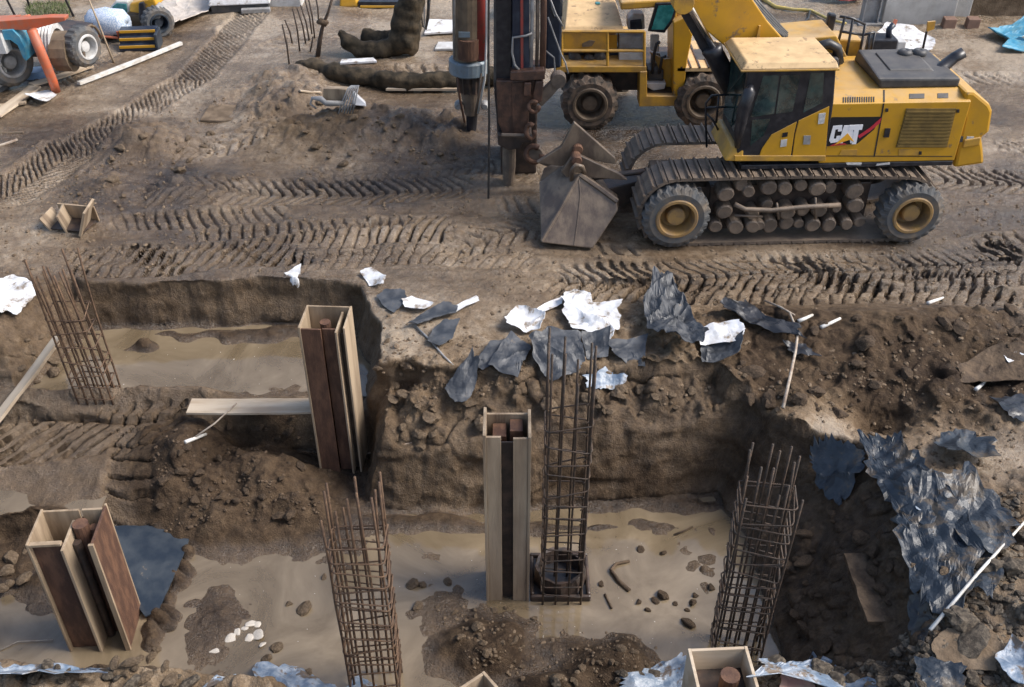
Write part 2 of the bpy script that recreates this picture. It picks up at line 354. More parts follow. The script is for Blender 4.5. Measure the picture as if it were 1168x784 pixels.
def ground(x, y):
    """height, tone (0 dark soil and painted shade .. 1 pale mud), wetness of the ground at x, y"""
    x = np.asarray(x, float); y = np.asarray(y, float)
    # upper working level
    up = .05 * fbm(x, y, .35, 3, 1) + .03 * fbm(x, y, 1.4, 3, 2)
    rub = sm(9.0, 9.6, y) * (1 - sm(11.3, 12.2, y + .5 * vn(x * .6, y * .6, 3))) * sm(-2.2, -1.6, x)
    rub = np.maximum(rub, sm(2.8, 3.2, x) * (1 - sm(10.5, 11.6 + .12 * np.maximum(x - 3, 0), y)))
    rub = np.maximum(rub, (1 - sm(6.3, 6.8, y)))
    flat = gauss(x, y, -.6, 11.6, 1.5, .95); flat = np.maximum(flat, gauss(x, y, 5.7, 8.9, 1.0, .45)); flat = np.maximum(flat, gauss(x, y, 3.95, 9.35, .3, .35))
    rub = rub * (1 - .85 * np.clip(flat * 1.3, 0, 1))
    left = sm(6.2, 6.7, -x) * sm(10.9, 11.2, y) * (1 - sm(12.6, 13.2, y))
    hp = np.zeros_like(x)
    for cx, cy, sx, sy, h in HEAPS: hp = np.maximum(hp, h * gauss(x, y, cx, cy, sx, sy))
    hm = np.clip(hp * 5, 0, 1)
    up = up + hp
    up += .10 * gauss(x, y, .3, 10.6, 2.4, .7) + .34 * gauss(x, y, 5.4, 11.35, 1.9, .65) + .22 * gauss(x, y, 2.9, 11.4, 1.2, .35) + .18 * gauss(x, y, 6.5, 7.0, 2, 1.2)
    up -= .55 * gauss(x, y, 4.75, 9.75, .42, .3)
    up -= .55 * sm(0, .9, 9.9 - y + .25 * vn(x * 1.1, y * .4, 31)) * sm(8.8, 9.3, y) * (1 - sm(2.6, 3.2, x)) * .3
    m = np.clip(np.maximum(rub, np.maximum(hm, left * .5)), 0, 1)
    lm = lumps(x + .05 * vn(x * 5, y * 5, 41), y + .05 * vn(x * 5, y * 5, 42), 2.6, 11, .55) * .16 + lumps(x, y, 5.5, 15, .6) * .075 + lumps(x, y, 12, 19, .7) * .016
    up += m * (lm + .15 * fbm(x, y, 1.6, 5, 21)) + .010 * fbm(x, y, 9, 3, 25) + .012 * (1 - m) * lumps(x, y, 9, 29, .25)
    # long wheel ruts beside the tread marks
    up += (1 - m) * .075 * fbm(x * .16, y * 2.4, 1.0, 3, 61) * sm(11.8, 12.8, y) * (1 - sm(17, 20, y))
    far = sm(11.9, 12.6, y)
    tr, tn = treads(x, y, TREADS)
    up += tr * (1 - .7 * m) * far
    # pit floor
    fl = -1.56 + .05 * fbm(x, y, .9, 4, 5) + .012 * fbm(x, y, 6, 3, 6)
    plat = sm(8.75, 9.5, y + .3 * vn(x, y, 9)) * (1 - sm(-4.5, -3.9, x + .15 * vn(x * 2, y * 2, 10)))
    pb = sm(10.55, 10.75, y + .08 * vn(x * 2, y * 2, 12))
    lip = np.exp(-((y - 10.98 - .1 * vn(x * 1.5, y, 13)) / .13) ** 2) * (1 - sm(-4.4, -3.9, x))
    lvl = fl + plat * (.36 + .30 * sm(9.2, 10.6, y)) * (1 - pb)
    lvl = lvl * (1 - pb) + pb * (-.835 + .045 * fbm(x, y, 1.1, 4, 7))
    lvl += lip * .2
    lh = np.zeros_like(x)
    for cx, cy, sx, sy, h in LOWHEAPS:
        lh = np.maximum(lh, h * gauss(x + .12 * vn(x * 3, y * 3, 51), y + .12 * vn(x * 3, y * 3, 52), cx, cy, sx, sy) * (1 + .35 * fbm(x, y, 2.2, 3, 53)))
    lhm = np.clip(lh * 9, 0, 1); big = np.clip((lh - .05) * 4, .25, 1)
    lvl += lh + lhm * big * (lumps(x, y, 4.2, 71, .6) * .10 + lumps(x, y, 9, 75, .7) * .03 + .05 * fbm(x, y, 3, 4, 77)) + lip * .07 * lumps(x, y, 8, 79)
    pebbly = sm(.1, .45, fbm(x, y, .8, 3, 85)) * (1 - plat)
    lvl += pebbly * lumps(x, y, 5.2, 81, .5) * .045
    trl, tnl = treads(x, y, TREADS_LOW, .95)
    lvl += trl * (1 - .6 * lhm)
    # walls
    wx = x + .10 * fbm(x, y, 1.3, 3, 101) + .016 * fbm(x, y, 5, 3, 103); wy = y + .10 * fbm(x, y, 1.3, 3, 102) + .016 * fbm(x, y, 5, 3, 104)
    d = np.maximum(sdf(wx, wy, FLOOR), 0)
    fat = sm(2.0, 2.6, x) * (1 - sm(7.0, 8.0, x)) * sm(13.45, 13.8, y) * (1 - sm(17, 18, y))
    up = up * (1 - fat) - .02 * fat
    S = 3.1 + 1.0 * fbm(x, y, .9, 2, 118)
    S = S + (4.5 - S) * sm(12.3, 12.6, y)
    S = S + (1.22 - S) * sm(2.95, 3.25, x) * (1 - sm(9.2, 9.7, y))
    S = S + (1.5 - S) * sm(6.4, 6.8, -x) * sm(10.7, 11.0, y)
    S = S + (3.0 - S) * (1 - sm(6.3, 6.9, y)) * (1 - sm(2.8, 3.2, x))
    toe = np.minimum(d / .12, 1) * .14
    d1 = (.86 + .28 * fbm(x, y, .8, 2, 120)) / S; rs = sm(-1.75, -1.5, x) * (1 - sm(2.7, 3.0, x)) * sm(9.0, 9.3, y)
    S2 = S + (.8 - S) * rs; de = np.maximum(d - .06, 0)
    wall = lvl + toe + S * np.minimum(de, d1) + S2 * np.maximum(de - d1, 0) + rs * sm(d1, d1 + .1, de) * (.22 * lumps(x, y, 2.2, 131, .55) + .12 * lumps(x, y, 4.7, 135, .6) + .06 * lumps(x, y, 10, 139, .6) - .05) + sm(0.03, .2, d) * ((.06 + .08 * sm(2.9, 3.2, x)) * (lumps(x, y, 3.4, 111, .6) + .6 * lumps(x, y, 7.5, 114, .6)) + .08 * fbm(x, y, 3.5, 4, 116))
    k = .06
    hmix = np.clip(.5 + .5 * (wall - up) / k, 0, 1)
    z = wall * (1 - hmix) + up * hmix - k * hmix * (1 - hmix)
    inside = 1 - hmix
    # soil tone and wetness, plus shade put into the tone
    t = .55 + .36 * fbm(x, y, .5, 4, 201) + .14 * fbm(x, y, 3, 3, 203)
    t += .30 * sm(16, 22, y) - .22 * hm - .30 * rub * sm(2.2, 3.4, x) * sm(9.6, 10.3, y) + .35 * flat + .10 * tn - .22 * np.clip(tr * -9 - .2, 0, 1)  # last term paints shade into the tread grooves
    t = t - .28 * sm(.74, 1.0, w0 := .6 + .25 * sm(14, 19, y) + .6 * fbm(x, y, .45, 3, 211)) * (1 - m) + .22 * fbm(x * .35, y * 1.6, 1.1, 4, 215) * (1 - m)
    t += .10 * rub * (1 - sm(1.8, 2.8, x))
    tl = .46 + .18 * fbm(x, y, 1.0, 4, 205) - .20 * lhm + .1 * (1 - lhm)
    t = t * (1 - inside) + tl * inside
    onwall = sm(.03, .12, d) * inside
    t -= .10 * onwall + .16 * onwall * sm(2.9, 3.2, x)  # shade painted onto the pit walls, deepest on the right slope
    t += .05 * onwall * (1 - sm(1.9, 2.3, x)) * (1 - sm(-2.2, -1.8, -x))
    w = .68 + .25 * sm(14, 19, y) + .6 * fbm(x, y, .45, 3, 211) + .2 * flat - .35 * m + .25 * tn * (1 - inside)
    w = w * (1 - inside) + inside * (.75 - .5 * lhm - .3 * onwall)
    wl = np.where(y > 11.0, -.80, -1.53); mg = np.exp(-((z - wl - .03) / .05) ** 2) * inside
    t = t - .16 * mg; w = w + .35 * mg
    return z, np.clip(t, 0, 1), np.clip(w, 0, 1)
GRID = {}
def look(x, y):
    x = np.asarray(x, float); y = np.asarray(y, float)
    if not GRID: return ground(x, y)[0]
    ys, us, Z = GRID['ys'], GRID['us'], GRID['Z']
    i = np.clip(np.searchsorted(ys, y) - 1, 0, len(ys) - 2); fy = np.clip((y - ys[i]) / (ys[i+1] - ys[i]), 0, 1)
    def row(k):
        u = x / (3.2 + .50 * np.clip(ys[k], 4, 32)); j = np.clip(np.searchsorted(us, u) - 1, 0, len(us) - 2); f = np.clip((u - us[j]) / (us[j+1] - us[j]), 0, 1)
        return Z[k, j] * (1 - f) + Z[k, j+1] * f
    return row(i) * (1 - fy) + row(i + 1) * fy
def gz(x, y): return float(ground(np.array([x]), np.array([y]))[0][0])
def G(px, py):
    """first point of the ground seen at a photo position"""
    d = ray(px, py); t = np.linspace((.9 - CAMH) / d[2], (-1.9 - CAMH) / d[2], 260)
    z = look(d[0] * t, d[1] * t); b = (CAMH + d[2] * t) < z
    i = int(np.argmax(b)) if b.any() else 259
    return Vector((d[0] * t[i], d[1] * t[i], float(z[i])))

def build_ground():
    ys = np.concatenate([np.array([-60, -30, -12, -4, 0, 2.5, 4]), np.linspace(5.0, 13.6, 640), 13.6 + np.cumsum(np.linspace(.0135, .06, 370)) ,])
    yend = ys[-1]
    ys = np.concatenate([ys, yend + np.array([.2, .6, 1.2, 2.2, 4, 7, 12, 20, 35, 60, 110, 200, 400])])
    us = np.concatenate([-np.array([30, 14, 7, 4, 2.5, 1.8, 1.4, 1.2, 1.1, 1.04]), np.linspace(-1, 1, 880), np.array([1.04, 1.1, 1.2, 1.4, 1.8, 2.5, 4, 7, 14, 30])])
    w = 3.2 + .50 * np.clip(ys, 4, 32)
    X = us[None, :] * w[:, None]; Y = np.repeat(ys[:, None], len(us), 1)
    Z, T, W = ground(X.ravel(), Y.ravel())
    # lumps and scrape marks on the steep faces push in and out, not up and down
    Zg = Z.reshape(X.shape); gx = np.gradient(Zg, axis=1) / np.maximum(np.gradient(X, axis=1), 1e-4); gy = np.gradient(Zg, axis=0) / np.maximum(np.gradient(Y, axis=0), 1e-4) 
    gm = np.hypot(gx, gy) + 1e-6; ms = sm(.9, 2.2, gm) * (Y < 14) * (Y > 5); al = X * .8 + Y * .8
    k_ = ms.ravel() > .01; a1 = al.ravel()[k_]; z1 = Z[k_]; q_ = np.zeros(X.size)
    q_[k_] = .10 * fbm(a1 * .6, z1 * 1.5, 2.2, 5, 301) + .03 * lumps(a1, z1 * 1.3, 4.2, 305, .35) + .02 * lumps(a1, z1, 9, 309, .5) - .05 * sm(.55, .8, vn(a1 * .35 + z1 * 3.2, z1 * 5.5 - a1 * .5, 311))
    q_ = q_.reshape(X.shape) * ms; X = X - gx / gm * q_; Y = Y - gy / gm * q_
    nv = X.size; nr, nc = X.shape; GRID.update(ys=ys, us=us, Z=Z.reshape(X.shape))
    me = bpy.data.meshes.new('muddy_ground')
    me.vertices.add(nv); me.vertices.foreach_set('co', np.stack([X.ravel(), Y.ravel(), Z], 1).astype(np.float32).ravel())
    i = np.arange(nr - 1)[:, None] * nc + np.arange(nc - 1)[None, :]
    F = np.stack([i, i + 1, i + nc + 1, i + nc], -1).reshape(-1, 4)
    me.loops.add(F.size); me.loops.foreach_set('vertex_index', F.ravel().astype(np.int32))
    me.polygons.add(len(F)); me.polygons.foreach_set('loop_start', (np.arange(len(F)) * 4).astype(np.int32))
    me.polygons.foreach_set('use_smooth', np.ones(len(F), bool))
    me.update()
    for nm, A in (('tone', T), ('wet', W)):
        a = me.attributes.new(nm, 'FLOAT', 'POINT'); a.data.foreach_set('value', A.astype(np.float32))
    m = bpy.data.materials.new('mud'); m.use_nodes = True
    N = m.node_tree.nodes; L = m.node_tree.links; b = N['Principled BSDF']
    tc = N.new('ShaderNodeTexCoord')
    def nz(sc, det=6, rg=.6):
        n = N.new('ShaderNodeTexNoise'); n.inputs['Scale'].default_value = sc; n.inputs['Detail'].default_value = det; n.inputs['Roughness'].default_value = rg
        L.new(tc.outputs['Object'], n.inputs['Vector']); return n.outputs['Fac']
    def mth(op, a, c):
        q = N.new('ShaderNodeMath'); q.operation = op
        for s_, k in ((a, 0), (c, 1)):
            if hasattr(s_, 'is_linked'): L.new(s_, q.inputs[k])
            else: q.inputs[k].default_value = s_
        return q.outputs[0]
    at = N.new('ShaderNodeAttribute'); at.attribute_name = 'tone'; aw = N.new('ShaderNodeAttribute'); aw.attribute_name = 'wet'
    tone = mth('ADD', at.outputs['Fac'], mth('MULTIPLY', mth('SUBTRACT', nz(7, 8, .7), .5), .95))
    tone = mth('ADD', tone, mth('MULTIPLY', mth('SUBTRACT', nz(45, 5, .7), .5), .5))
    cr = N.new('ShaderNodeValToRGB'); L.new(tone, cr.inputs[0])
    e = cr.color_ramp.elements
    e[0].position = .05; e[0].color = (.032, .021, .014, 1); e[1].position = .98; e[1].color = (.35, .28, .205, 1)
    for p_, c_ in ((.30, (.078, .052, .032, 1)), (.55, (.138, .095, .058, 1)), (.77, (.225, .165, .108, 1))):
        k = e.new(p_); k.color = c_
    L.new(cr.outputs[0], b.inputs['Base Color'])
    wet = mth('ADD', aw.outputs['Fac'], mth('MULTIPLY', mth('SUBTRACT', nz(5, 6, .65), .5), 1.1))
    rr = N.new('ShaderNodeMapRange'); L.new(wet, rr.inputs[0]); rr.inputs[1].default_value = .2; rr.inputs[2].default_value = 1.0
    rr.inputs[3].default_value = .82; rr.inputs[4].default_value = .16; L.new(rr.outputs[0], b.inputs['Roughness'])
    bp = N.new('ShaderNodeBump'); bp.inputs['Strength'].default_value = 1; bp.inputs['Distance'].default_value = .035
    sr = N.new('ShaderNodeMapRange'); L.new(wet, sr.inputs[0]); sr.inputs[1].default_value = .3; sr.inputs[2].default_value = 1.0; sr.inputs[3].default_value = .15; sr.inputs[4].default_value = .7; L.new(sr.outputs[0], b.inputs['Specular IOR Level'])
    L.new(mth('ADD', nz(16, 8, .7), mth('MULTIPLY', nz(60, 4, .6), .5)), bp.inputs['Height']); L.new(bp.outputs[0], b.inputs['Normal'])
    me.materials.append(m)
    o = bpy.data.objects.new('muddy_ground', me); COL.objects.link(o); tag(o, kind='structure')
build_ground()

def water_mat():
    m = bpy.data.materials.new('muddy_water'); m.use_nodes = True
    N = m.node_tree.nodes; L = m.node_tree.links; b = N['Principled BSDF']
    tc = N.new('ShaderNodeTexCoord'); n = N.new('ShaderNodeTexNoise'); n.inputs['Scale'].default_value = .8; n.inputs['Detail'].default_value = 9; n.inputs['Roughness'].default_value = .62; n.inputs['Distortion'].default_value = 1.2; L.new(tc.outputs['Object'], n.inputs[0])
    cr = N.new('ShaderNodeValToRGB'); e = cr.color_ramp.elements; L.new(n.outputs['Fac'], cr.inputs[0])
    e[0].position = .3; e[0].color = (.135, .098, .056, 1); e[1].position = .72; e[1].color = (.285, .222, .145, 1)
    L.new(cr.outputs[0], b.inputs['Base Color']); b.inputs['Roughness'].default_value = .07; b.inputs['IOR'].default_value = 1.6; b.inputs['Specular IOR Level'].default_value = .8
    mr = N.new('ShaderNodeMapRange'); L.new(n.outputs['Fac'], mr.inputs[0]); mr.inputs[1].default_value = .3; mr.inputs[2].default_value = .7; mr.inputs[3].default_value = .72; mr.inputs[4].default_value = .95
    L.new(mr.outputs[0], b.inputs['Alpha'])
    n2 = N.new('ShaderNodeTexNoise'); n2.inputs['Scale'].default_value = 5; n2.inputs['Detail'].default_value = 3; L.new(tc.outputs['Object'], n2.inputs[0])
    bp = N.new('ShaderNodeBump'); bp.inputs['Strength'].default_value = .06; bp.inputs['Distance'].default_value = .02; L.new(n2.outputs['Fac'], bp.inputs['Height']); L.new(bp.outputs[0], b.inputs['Normal'])
    return m
WATER = water_mat()
def water(x0, x1, y0, y1, z):
    b = MB(); b.add([(x0, y0, z), (x1, y0, z), (x1, y1, z), (x0, y1, z)], [(0, 1, 2, 3)]); tag(b.build('pit_water', WATER), kind='structure')
water(-10.5, 3.6, 5.6, 9.75, -1.53)
water(-7.2, -1.5, 11.02, 13.0, -.80)
water(-10.5, -5.35, 9.05, 9.85, -1.19)
# ------------------------------------------------------------------ excavator
def lugtyre(b, c, r, wd, n=24, lug=.03):
    """tyre with tread blocks, axis along y, near side at y=c[1]"""
    def mod(k, j, q): return q + (lug if (k // 2 + (1 if j > 3 else 0)) % 2 == 0 and 2 < j < 8 else 0)
    rr = r - lug
    prof = [(rr*.60, .02), (rr*.66, -.012), (rr*.84, -.02), (rr*.95, .02), (rr, .06), (rr, wd*.5-.01), (rr, wd*.5+.01), (rr, wd-.06), (rr*.95, wd-.02), (rr*.8, wd), (rr*.60, wd-.02)]
    b.lathe(prof, c, 'y', n*4, mod)
def wheel(parent, c, r, wd, tm, rm, hubm, lug=.03, n=24):
    hub = MB(); rw = r*.6
    hub.lathe([(rw, .015), (rw*1.04, -.01), (rw*.98, -.03), (rw*.86, -.03), (rw*.82, .0), (rw*.72, .2), (.001, .22), (.001, .26), (rw*.8, .26), (rw*.98, .06)], c, 'y', 40)
    t = MB(); lugtyre(t, c, r, wd, n, lug)
    w_ = t.build('tyre_wheel', tm, parent, smooth=False)
    rim = hub.build('rim', rm, w_, bevel=0); 
    h = MB(); h.lathe([(.001, .04), (rw*.40, .045), (rw*.46, .07), (rw*.48, .21), (.001, .21)], c, 'y', 28)
    h.build('hub', hubm, w_)
    return w_

E_ = Frame(P(772, 285), 2.6)
ex = thing('excavator', 'big yellow tracked excavator with black cab windows, its bucket resting on the mud', 'excavator', E_.o, 2.6)
e = E_.at
def plate(name, m, px, c, th, parent=ex, bevel=0, fr=E_):
    b = MB(); b.prism(fr.pts(px, c), c, c + th); return b.build(name, m, parent, bevel)

# crawler tracks: a belt with a plate and a grouser for every shoe
def track(y0, y1, m, name='crawler_track'):
    cx0, cz = e(773, 249); r = .615
    cx1 = e(1030, 245)[0]; zt = cz + r
    # outline of the belt, by arc length
    pts = []
    ln = cx1 - cx0
    for k in range(61): q = k / 60; pts.append((cx0 + ln*q, zt + .04*math.sin(q*math.pi)*.2 - .10*max(0, q-.55)))
    ze = pts[-1][1]; r2 = ze/2 + .0
    for k in range(1, 25):
        a = math.pi/2 - math.pi*k/24; pts.append((cx1 + r2*math.cos(a)*1.0, ze/2 + r2*math.sin(a)))
    for k in range(1, 61): q = k/60; pts.append((cx1 - ln*q, 0))
    for k in range(1, 24):
        a = -math.pi/2 - math.pi*k/24; pts.append((cx0 + (zt/2)*math.cos(a), zt/2 + zt/2*math.sin(a)))
    P_ = [Vector((x, 0, z)) for x, z in pts]; n = len(P_)
    L_ = [0]
    for i in range(n): L_.append(L_[-1] + (P_[(i+1) % n]-P_[i]).length)
    tot = L_[-1]; ns = int(tot/.19)
    def at(s):
        s %= tot
        for i in range(n):
            if L_[i+1] >= s:
                f = (s-L_[i])/max(1e-9, L_[i+1]-L_[i]); p = P_[i].lerp(P_[(i+1) % n], f); t = (P_[(i+1) % n]-P_[i]).normalized(); return p, t
    outer = []; inner = []
    for k in range(ns):
        for q, h in ((.0, -.03), (.06, -.03), (.065, .012), (.62, .0), (.70, .05), (.80, .05), (.86, .005), (.985, .0)):
            p, t = at((k+q)/ns*tot); nrm = Vector((-t.z, 0, t.x)); outer.append(p + nrm*h); inner.append(p - nrm*.045)
    b = MB(); m_ = len(outer); v = []
    for p in outer: v += [(p.x, y0, p.z), (p.x, y1, p.z)]
    for p in inner: v += [(p.x, y0, p.z), (p.x, y1, p.z)]
    f = []
    for i in range(m_):
        j = (i+1) % m_; o = 2*m_
        f += [(2*i, 2*i+1, 2*j+1, 2*j), (o+2*i, o+2*j, o+2*j+1, o+2*i+1), (2*i, 2*j, o+2*j, o+2*i), (2*i+1, o+2*i+1, o+2*j+1, 2*j+1)]
    b.add(v, f); return b.build(name, m, ex)
track(.12, .78, M['steelmud'])
track(1.42, 2.08, M['steelmud'])
for px, py, r_ in ((772, 250, .545), (1041, 246, .52)):
    x, z = e(px, py); wheel(ex, (x, .0, z), r_, .36, M['rubber'], M['rim'], M['rim'], .035, 22)
b = MB(); x0, z0 = e(812, 262); x1, z1 = e(1005, 222); b.box(x0, x1, .42, .72, .12, z1)
b.box(x0 + .1, x1 - .1, .79, 1.4, .35, .75)
b.build('track_frame', M['darksteel'], ex, .02)
RO = [(318,152,27),(314,218,27),(280,270,23),(352,268,27),(414,266,24),(415,222,20),(478,265,27),(540,217,26),(600,210,23),(658,212,26),(540,262,25),(585,262,18),(633,262,25),
      (692,262,26),(755,258,22),(790,195,29),(787,143,30),(650,130,27),(592,122,22),(533,130,25),(475,130,27),(700,130,22),(400,140,22),(375,118,22),(805,255,20),(470,195,20),(720,200,18),(440,262,18)]
for zx, zy, zr in RO:
    x, z = e(730 + zx*.3168, 180 + zy*.3168); r_ = zr*.3168*.0142*1.08
    b = MB(); y_ = .13 + .08*rnd.random(); s_ = rnd.random()
    b.lathe([(.001, .0), (r_*.8, -.004), (r_*.97, .02), (r_, .3), (.001, .3)], (x, y_, z), 'y', 14, lambda k, j, q: q*(1 + .07*math.sin(k*.9 + s_*6)))
    b.build('roller', M['steelmud'], ex)
b = MB(); b.tube([E_.at3(838, 233, .1), E_.at3(850, 239, .08), E_.at3(880, 240, .06), E_.at3(920, 236, .06), E_.at3(958, 234, .1)], .04, 8)
b.tube([E_.at3(838, 246, .1), E_.at3(870, 247, .1)], .02, 6); b.tube([E_.at3(886, 232, .07), E_.at3(888, 250, .1)], .02, 6); b.tube([E_.at3(930, 226, .08), E_.at3(930, 250, .1)], .02, 6)
b.build('guard_rail', M['steelmud'], ex, smooth=True)
# undercarriage box and the beam that carries the blade arm
xa = e(744, 190, .85)[0]; xb = e(856, 190, .85)[0]; zb = e(744, 215, .85)[1]; zt = e(780, 196, .9)[1]
b = MB(); b.hexa([(xa, .85, zb), (xb, .85, zb), (xb, 1.38, zb), (xa, 1.38, zb)], [(xa+.04, .9, zt), (xb, .9, zt+.02), (xb, 1.36, zt+.02), (xa+.04, 1.36, zt)])
b.box(xb-.35, xb-.32, .84, 1.39, zb, zt+.03)
b.build('undercarriage_box', M['steelmud'], ex, .02)
xc = e(662, 195, .9)[0]
b = MB(); b.hexa([(xc, .85, .12), (xa+.02, .95, .45), (xa+.02, 1.35, .45), (xc, 1.4, .12)], [(xc, .85, .55), (xa+.02, .95, .8), (xa+.02, 1.35, .8), (xc, 1.4, .55)])
b.tube([(xc+.2, .9, .85), (xa-.1, .95, .92)], .05, 8)
b.build('lower_arm', M['darksteel'], ex, .015)
cx, cz = e(960, 195, 1.6); b = MB(); b.lathe([(.001, 0), (.6, 0), (.6, .3), (.001, .3)], (cx, 1.2, zt-.15), 'z', 36); b.build('slew_ring', M['darksteel'], ex)
# upper works
c0 = .32
z0 = e(1000, 185, c0)[1]; z1 = e(1000, 118, c0)[1]; z2 = e(1000, 102, .58)[1]
xh0 = e(941, 150, c0)[0]; xh1 = e(1098, 150, c0)[0]
b = MB(); b.prismx([(c0, z0), (c0, z1), (.58, z2), (2.0, z2), (2.0, z0)], xh0, xh1)
house = b.build('engine_house', M['yellow'], ex, .012)
def ch(px, py, k=.008):       # a point on the sloped shoulder of the engine house
    c = c0 + (118-py)/16*.26; x, z = e(px, py, c); f_ = (c-c0)/.26; return (x, c - k*.7, z1 + (z2-z1)*f_ + k*.7)
def seam(L, w=.011):
    b = MB(); Q = E_.pts(L, c0)
    for (ax, az), (bx, bz) in zip(Q, Q[1:]):
        d_ = Vector((bx-ax, bz-az)).normalized(); n_ = Vector((-d_.y, d_.x))*w
        b.prism([(ax-n_.x, az-n_.y), (bx-n_.x, bz-n_.y), (bx+n_.x, bz+n_.y), (ax+n_.x, az+n_.y)], c0-.004, c0+.01)
    b.build('panel_gap', M['black'], ex)
seam([(1008, 118), (997, 179)]); seam([(942, 178), (1086, 178.5)], .006)
b = MB(); b.hexa([ch(1007.5, 103, -.02), ch(1009, 103, -.02), ch(1009, 117, -.02), ch(1007.5, 117, -.02)], [ch(1007.5, 103), ch(1009, 103), ch(1009, 117), ch(1007.5, 117)]); b.build('panel_gap', M['black'], ex)
b = MB()
for k in range(14):
    px = 961.5 + k*2.65; b.hexa([ch(px, 110.5, -.02), ch(px+1.2, 110.5, -.02), ch(px+1.2, 116.5, -.02), ch(px, 116.5, -.02)], [ch(px, 110.5), ch(px+1.2, 110.5), ch(px+1.2, 116.5), ch(px, 116.5)])
b.build('vent_slots', M['black'], ex)
for x_ in (1037, 1069):
    b = MB(); w_ = 17 if x_ < 1050 else 12
    b.hexa([ch(x_, 108, -.02), ch(x_+w_, 108, -.02), ch(x_+w_, 113.5, -.02), ch(x_, 113.5, -.02)], [ch(x_, 108), ch(x_+w_, 108), ch(x_+w_, 113.5), ch(x_, 113.5)]); b.build('shoulder_vent', M['plastic'], ex)
gr = plate('grille', M['grille'], [(1034, 124), (1091, 124), (1080, 168.5), (1022, 168.5)], c0-.012, .03)
b = MB()
for k in range(11):
    t = (k+.5)/11; ya = 125 + 42.5*t; xl = 1034.5-11.5*t; xr = 1090-10.5*t
    b.prism(E_.pts([(xl, ya), (xr, ya), (xr-.3, ya+1.9), (xl-.3, ya+1.9)], c0-.012), c0-.026, c0-.008)
b.build('slats', M['grille'], gr)
plate('door_latch', M['black'], [(1010, 147), (1016, 147), (1014, 157), (1008, 157)], c0-.02, .04)
for px, py in ((1012, 126), (1093, 127), (1050, 175)): plate('fastener', M['black'], [(px-1.5, py-1.8), (px+1.5, py-1.8), (px+1.2, py+1.8), (px-1.8, py+1.8)], c0-.015, .03)
plate('patch_plate', M['yellow2'], [(1025, 170.5), (1048, 170.5), (1048, 177.5), (1025, 177.5)], c0-.008, .02)
plate('patch_plate', M['yellow2'], [(960, 171.5), (978, 171), (977, 177.5), (957, 177.5)], c0-.008, .02)
# badge
lg = plate('badge_panel', M['logoblk'], [(949, 134), (1005, 133.5), (997, 148), (978, 164), (939, 167.5), (943, 148)], c0-.008, .02)
def let(name, m, L, k): 
    b = MB(); b.prism(E_.pts(L, c0), c0-.008-.003*k-.004, c0-.006); return b.build(name, m, lg)
let('red_stripe', M['logored'], [(1005, 134), (1003.5, 140), (992, 149.5), (980, 157.5), (978, 155), (992, 145.5)], 1)
let('red_stripe', M['logored'], [(946, 166.5), (957, 161), (966, 164.5)], 1)
let('letter_c', M['logowht'], [(950, 143.5), (960.5, 142.5), (960, 149.5), (955.5, 149.8), (955.8, 147), (952.6, 147.6), (950.6, 158), (953.4, 158), (954, 155), (958.8, 154.5), (957, 161.5), (947.4, 163), (945.4, 160)], 1)
let('letter_a', M['logowht'], [(962.5, 143), (972, 142.6), (975, 163), (969.6, 163), (968.8, 157.5), (963, 158), (960.6, 163), (955.8, 163)], 2)
let('letter_t', M['logowht'], [(968.8, 142.5), (984.2, 142), (982.6, 147.6), (979.3, 147.8), (976, 164), (971, 164), (974, 148), (968, 148.2)], 3)
let('yellow_peak', M['logoyel'], [(966.5, 151.5), (974, 161.5), (969, 158.8), (960.5, 161.5), (951.5, 165)], 4)
# counterweight, skirt
cw = [(1099, 103), (1111, 104), (1128, 118), (1131.5, 126), (1128, 150), (1119, 156), (1121, 170), (1122, 186), (1087, 191), (1098, 135)]
b = MB(); b.prism(E_.pts(cw, .4), .36, 2.0); b.build('counterweight', M['yellow'], ex, .05)
plate('counterweight_lip', M['yellow2'], [(1100, 160), (1119, 157), (1118, 166), (1098, 169)], .335, .06, bevel=.015)
plate('sticker', M['sticker'], [(1103, 156), (1111, 156), (1110, 163), (1102, 163)], .352, .02)
plate('sticker', M['plastic'], [(1094, 156), (1099, 156), (1098, 162), (1092, 163)], .352, .02)
b = MB(); xs0 = e(846, 188, .3)[0]; xs1 = e(1086, 188, .3)[0]; zs0 = e(960, 191.5, .3)[1]; b.box(xs0, xs1, .3, 2.0, zs0, z0-.002); b.build('skirt_beam', M['black'], ex, .01)
for L in ([(965, 186), (983, 186), (982, 188.5), (966, 188)], [(1000, 187), (1015, 185.5), (1015, 187.5), (999, 189)]):
    b = MB(); b.prism(E_.pts(L, .3), .294, .31); b.build('scuffed_step', M['sticker'], ex)
# hood with snorkel
xa, xb = e(1004, 100, .6)[0], e(1093, 100, .6)[0]
b = MB(); b.hexa([(xa, .6, z2+.002), (xb, .6, z2+.002), (xb, 1.8, z2+.002), (xa-.02, 1.8, z2+.002)], [(xa-.06, .6, z2+.16), (xb+.01, .6, z2+.14), (xb-.1, 1.75, z2+.2), (xa+.0, 1.75, z2+.2)])
hood = b.build('engine_hood', M['plastic'], ex, .03)
b = MB(); b.hexa([(xa+.2, .85, z2+.12), (xa+1.0, .85, z2+.12), (xa+.9, 1.6, z2+.15), (xa+.2, 1.6, z2+.15)], [(xa+.22, .9, z2+.19), (xa+.85, .9, z2+.185), (xa+.85, 1.55, z2+.215), (xa+.22, 1.55, z2+.215)])
b.build('hood_panel', M['plastic'], hood, .01)
b = MB(); b.tube([E_.at3(1052, 92, 1.0), E_.at3(1066, 84, 1.05), E_.at3(1076, 76, 1.15), E_.at3(1088, 66, 1.2), E_.at3(1099, 60, 1.2)], [.14, .14, .11, .10, .10], 12, .8)
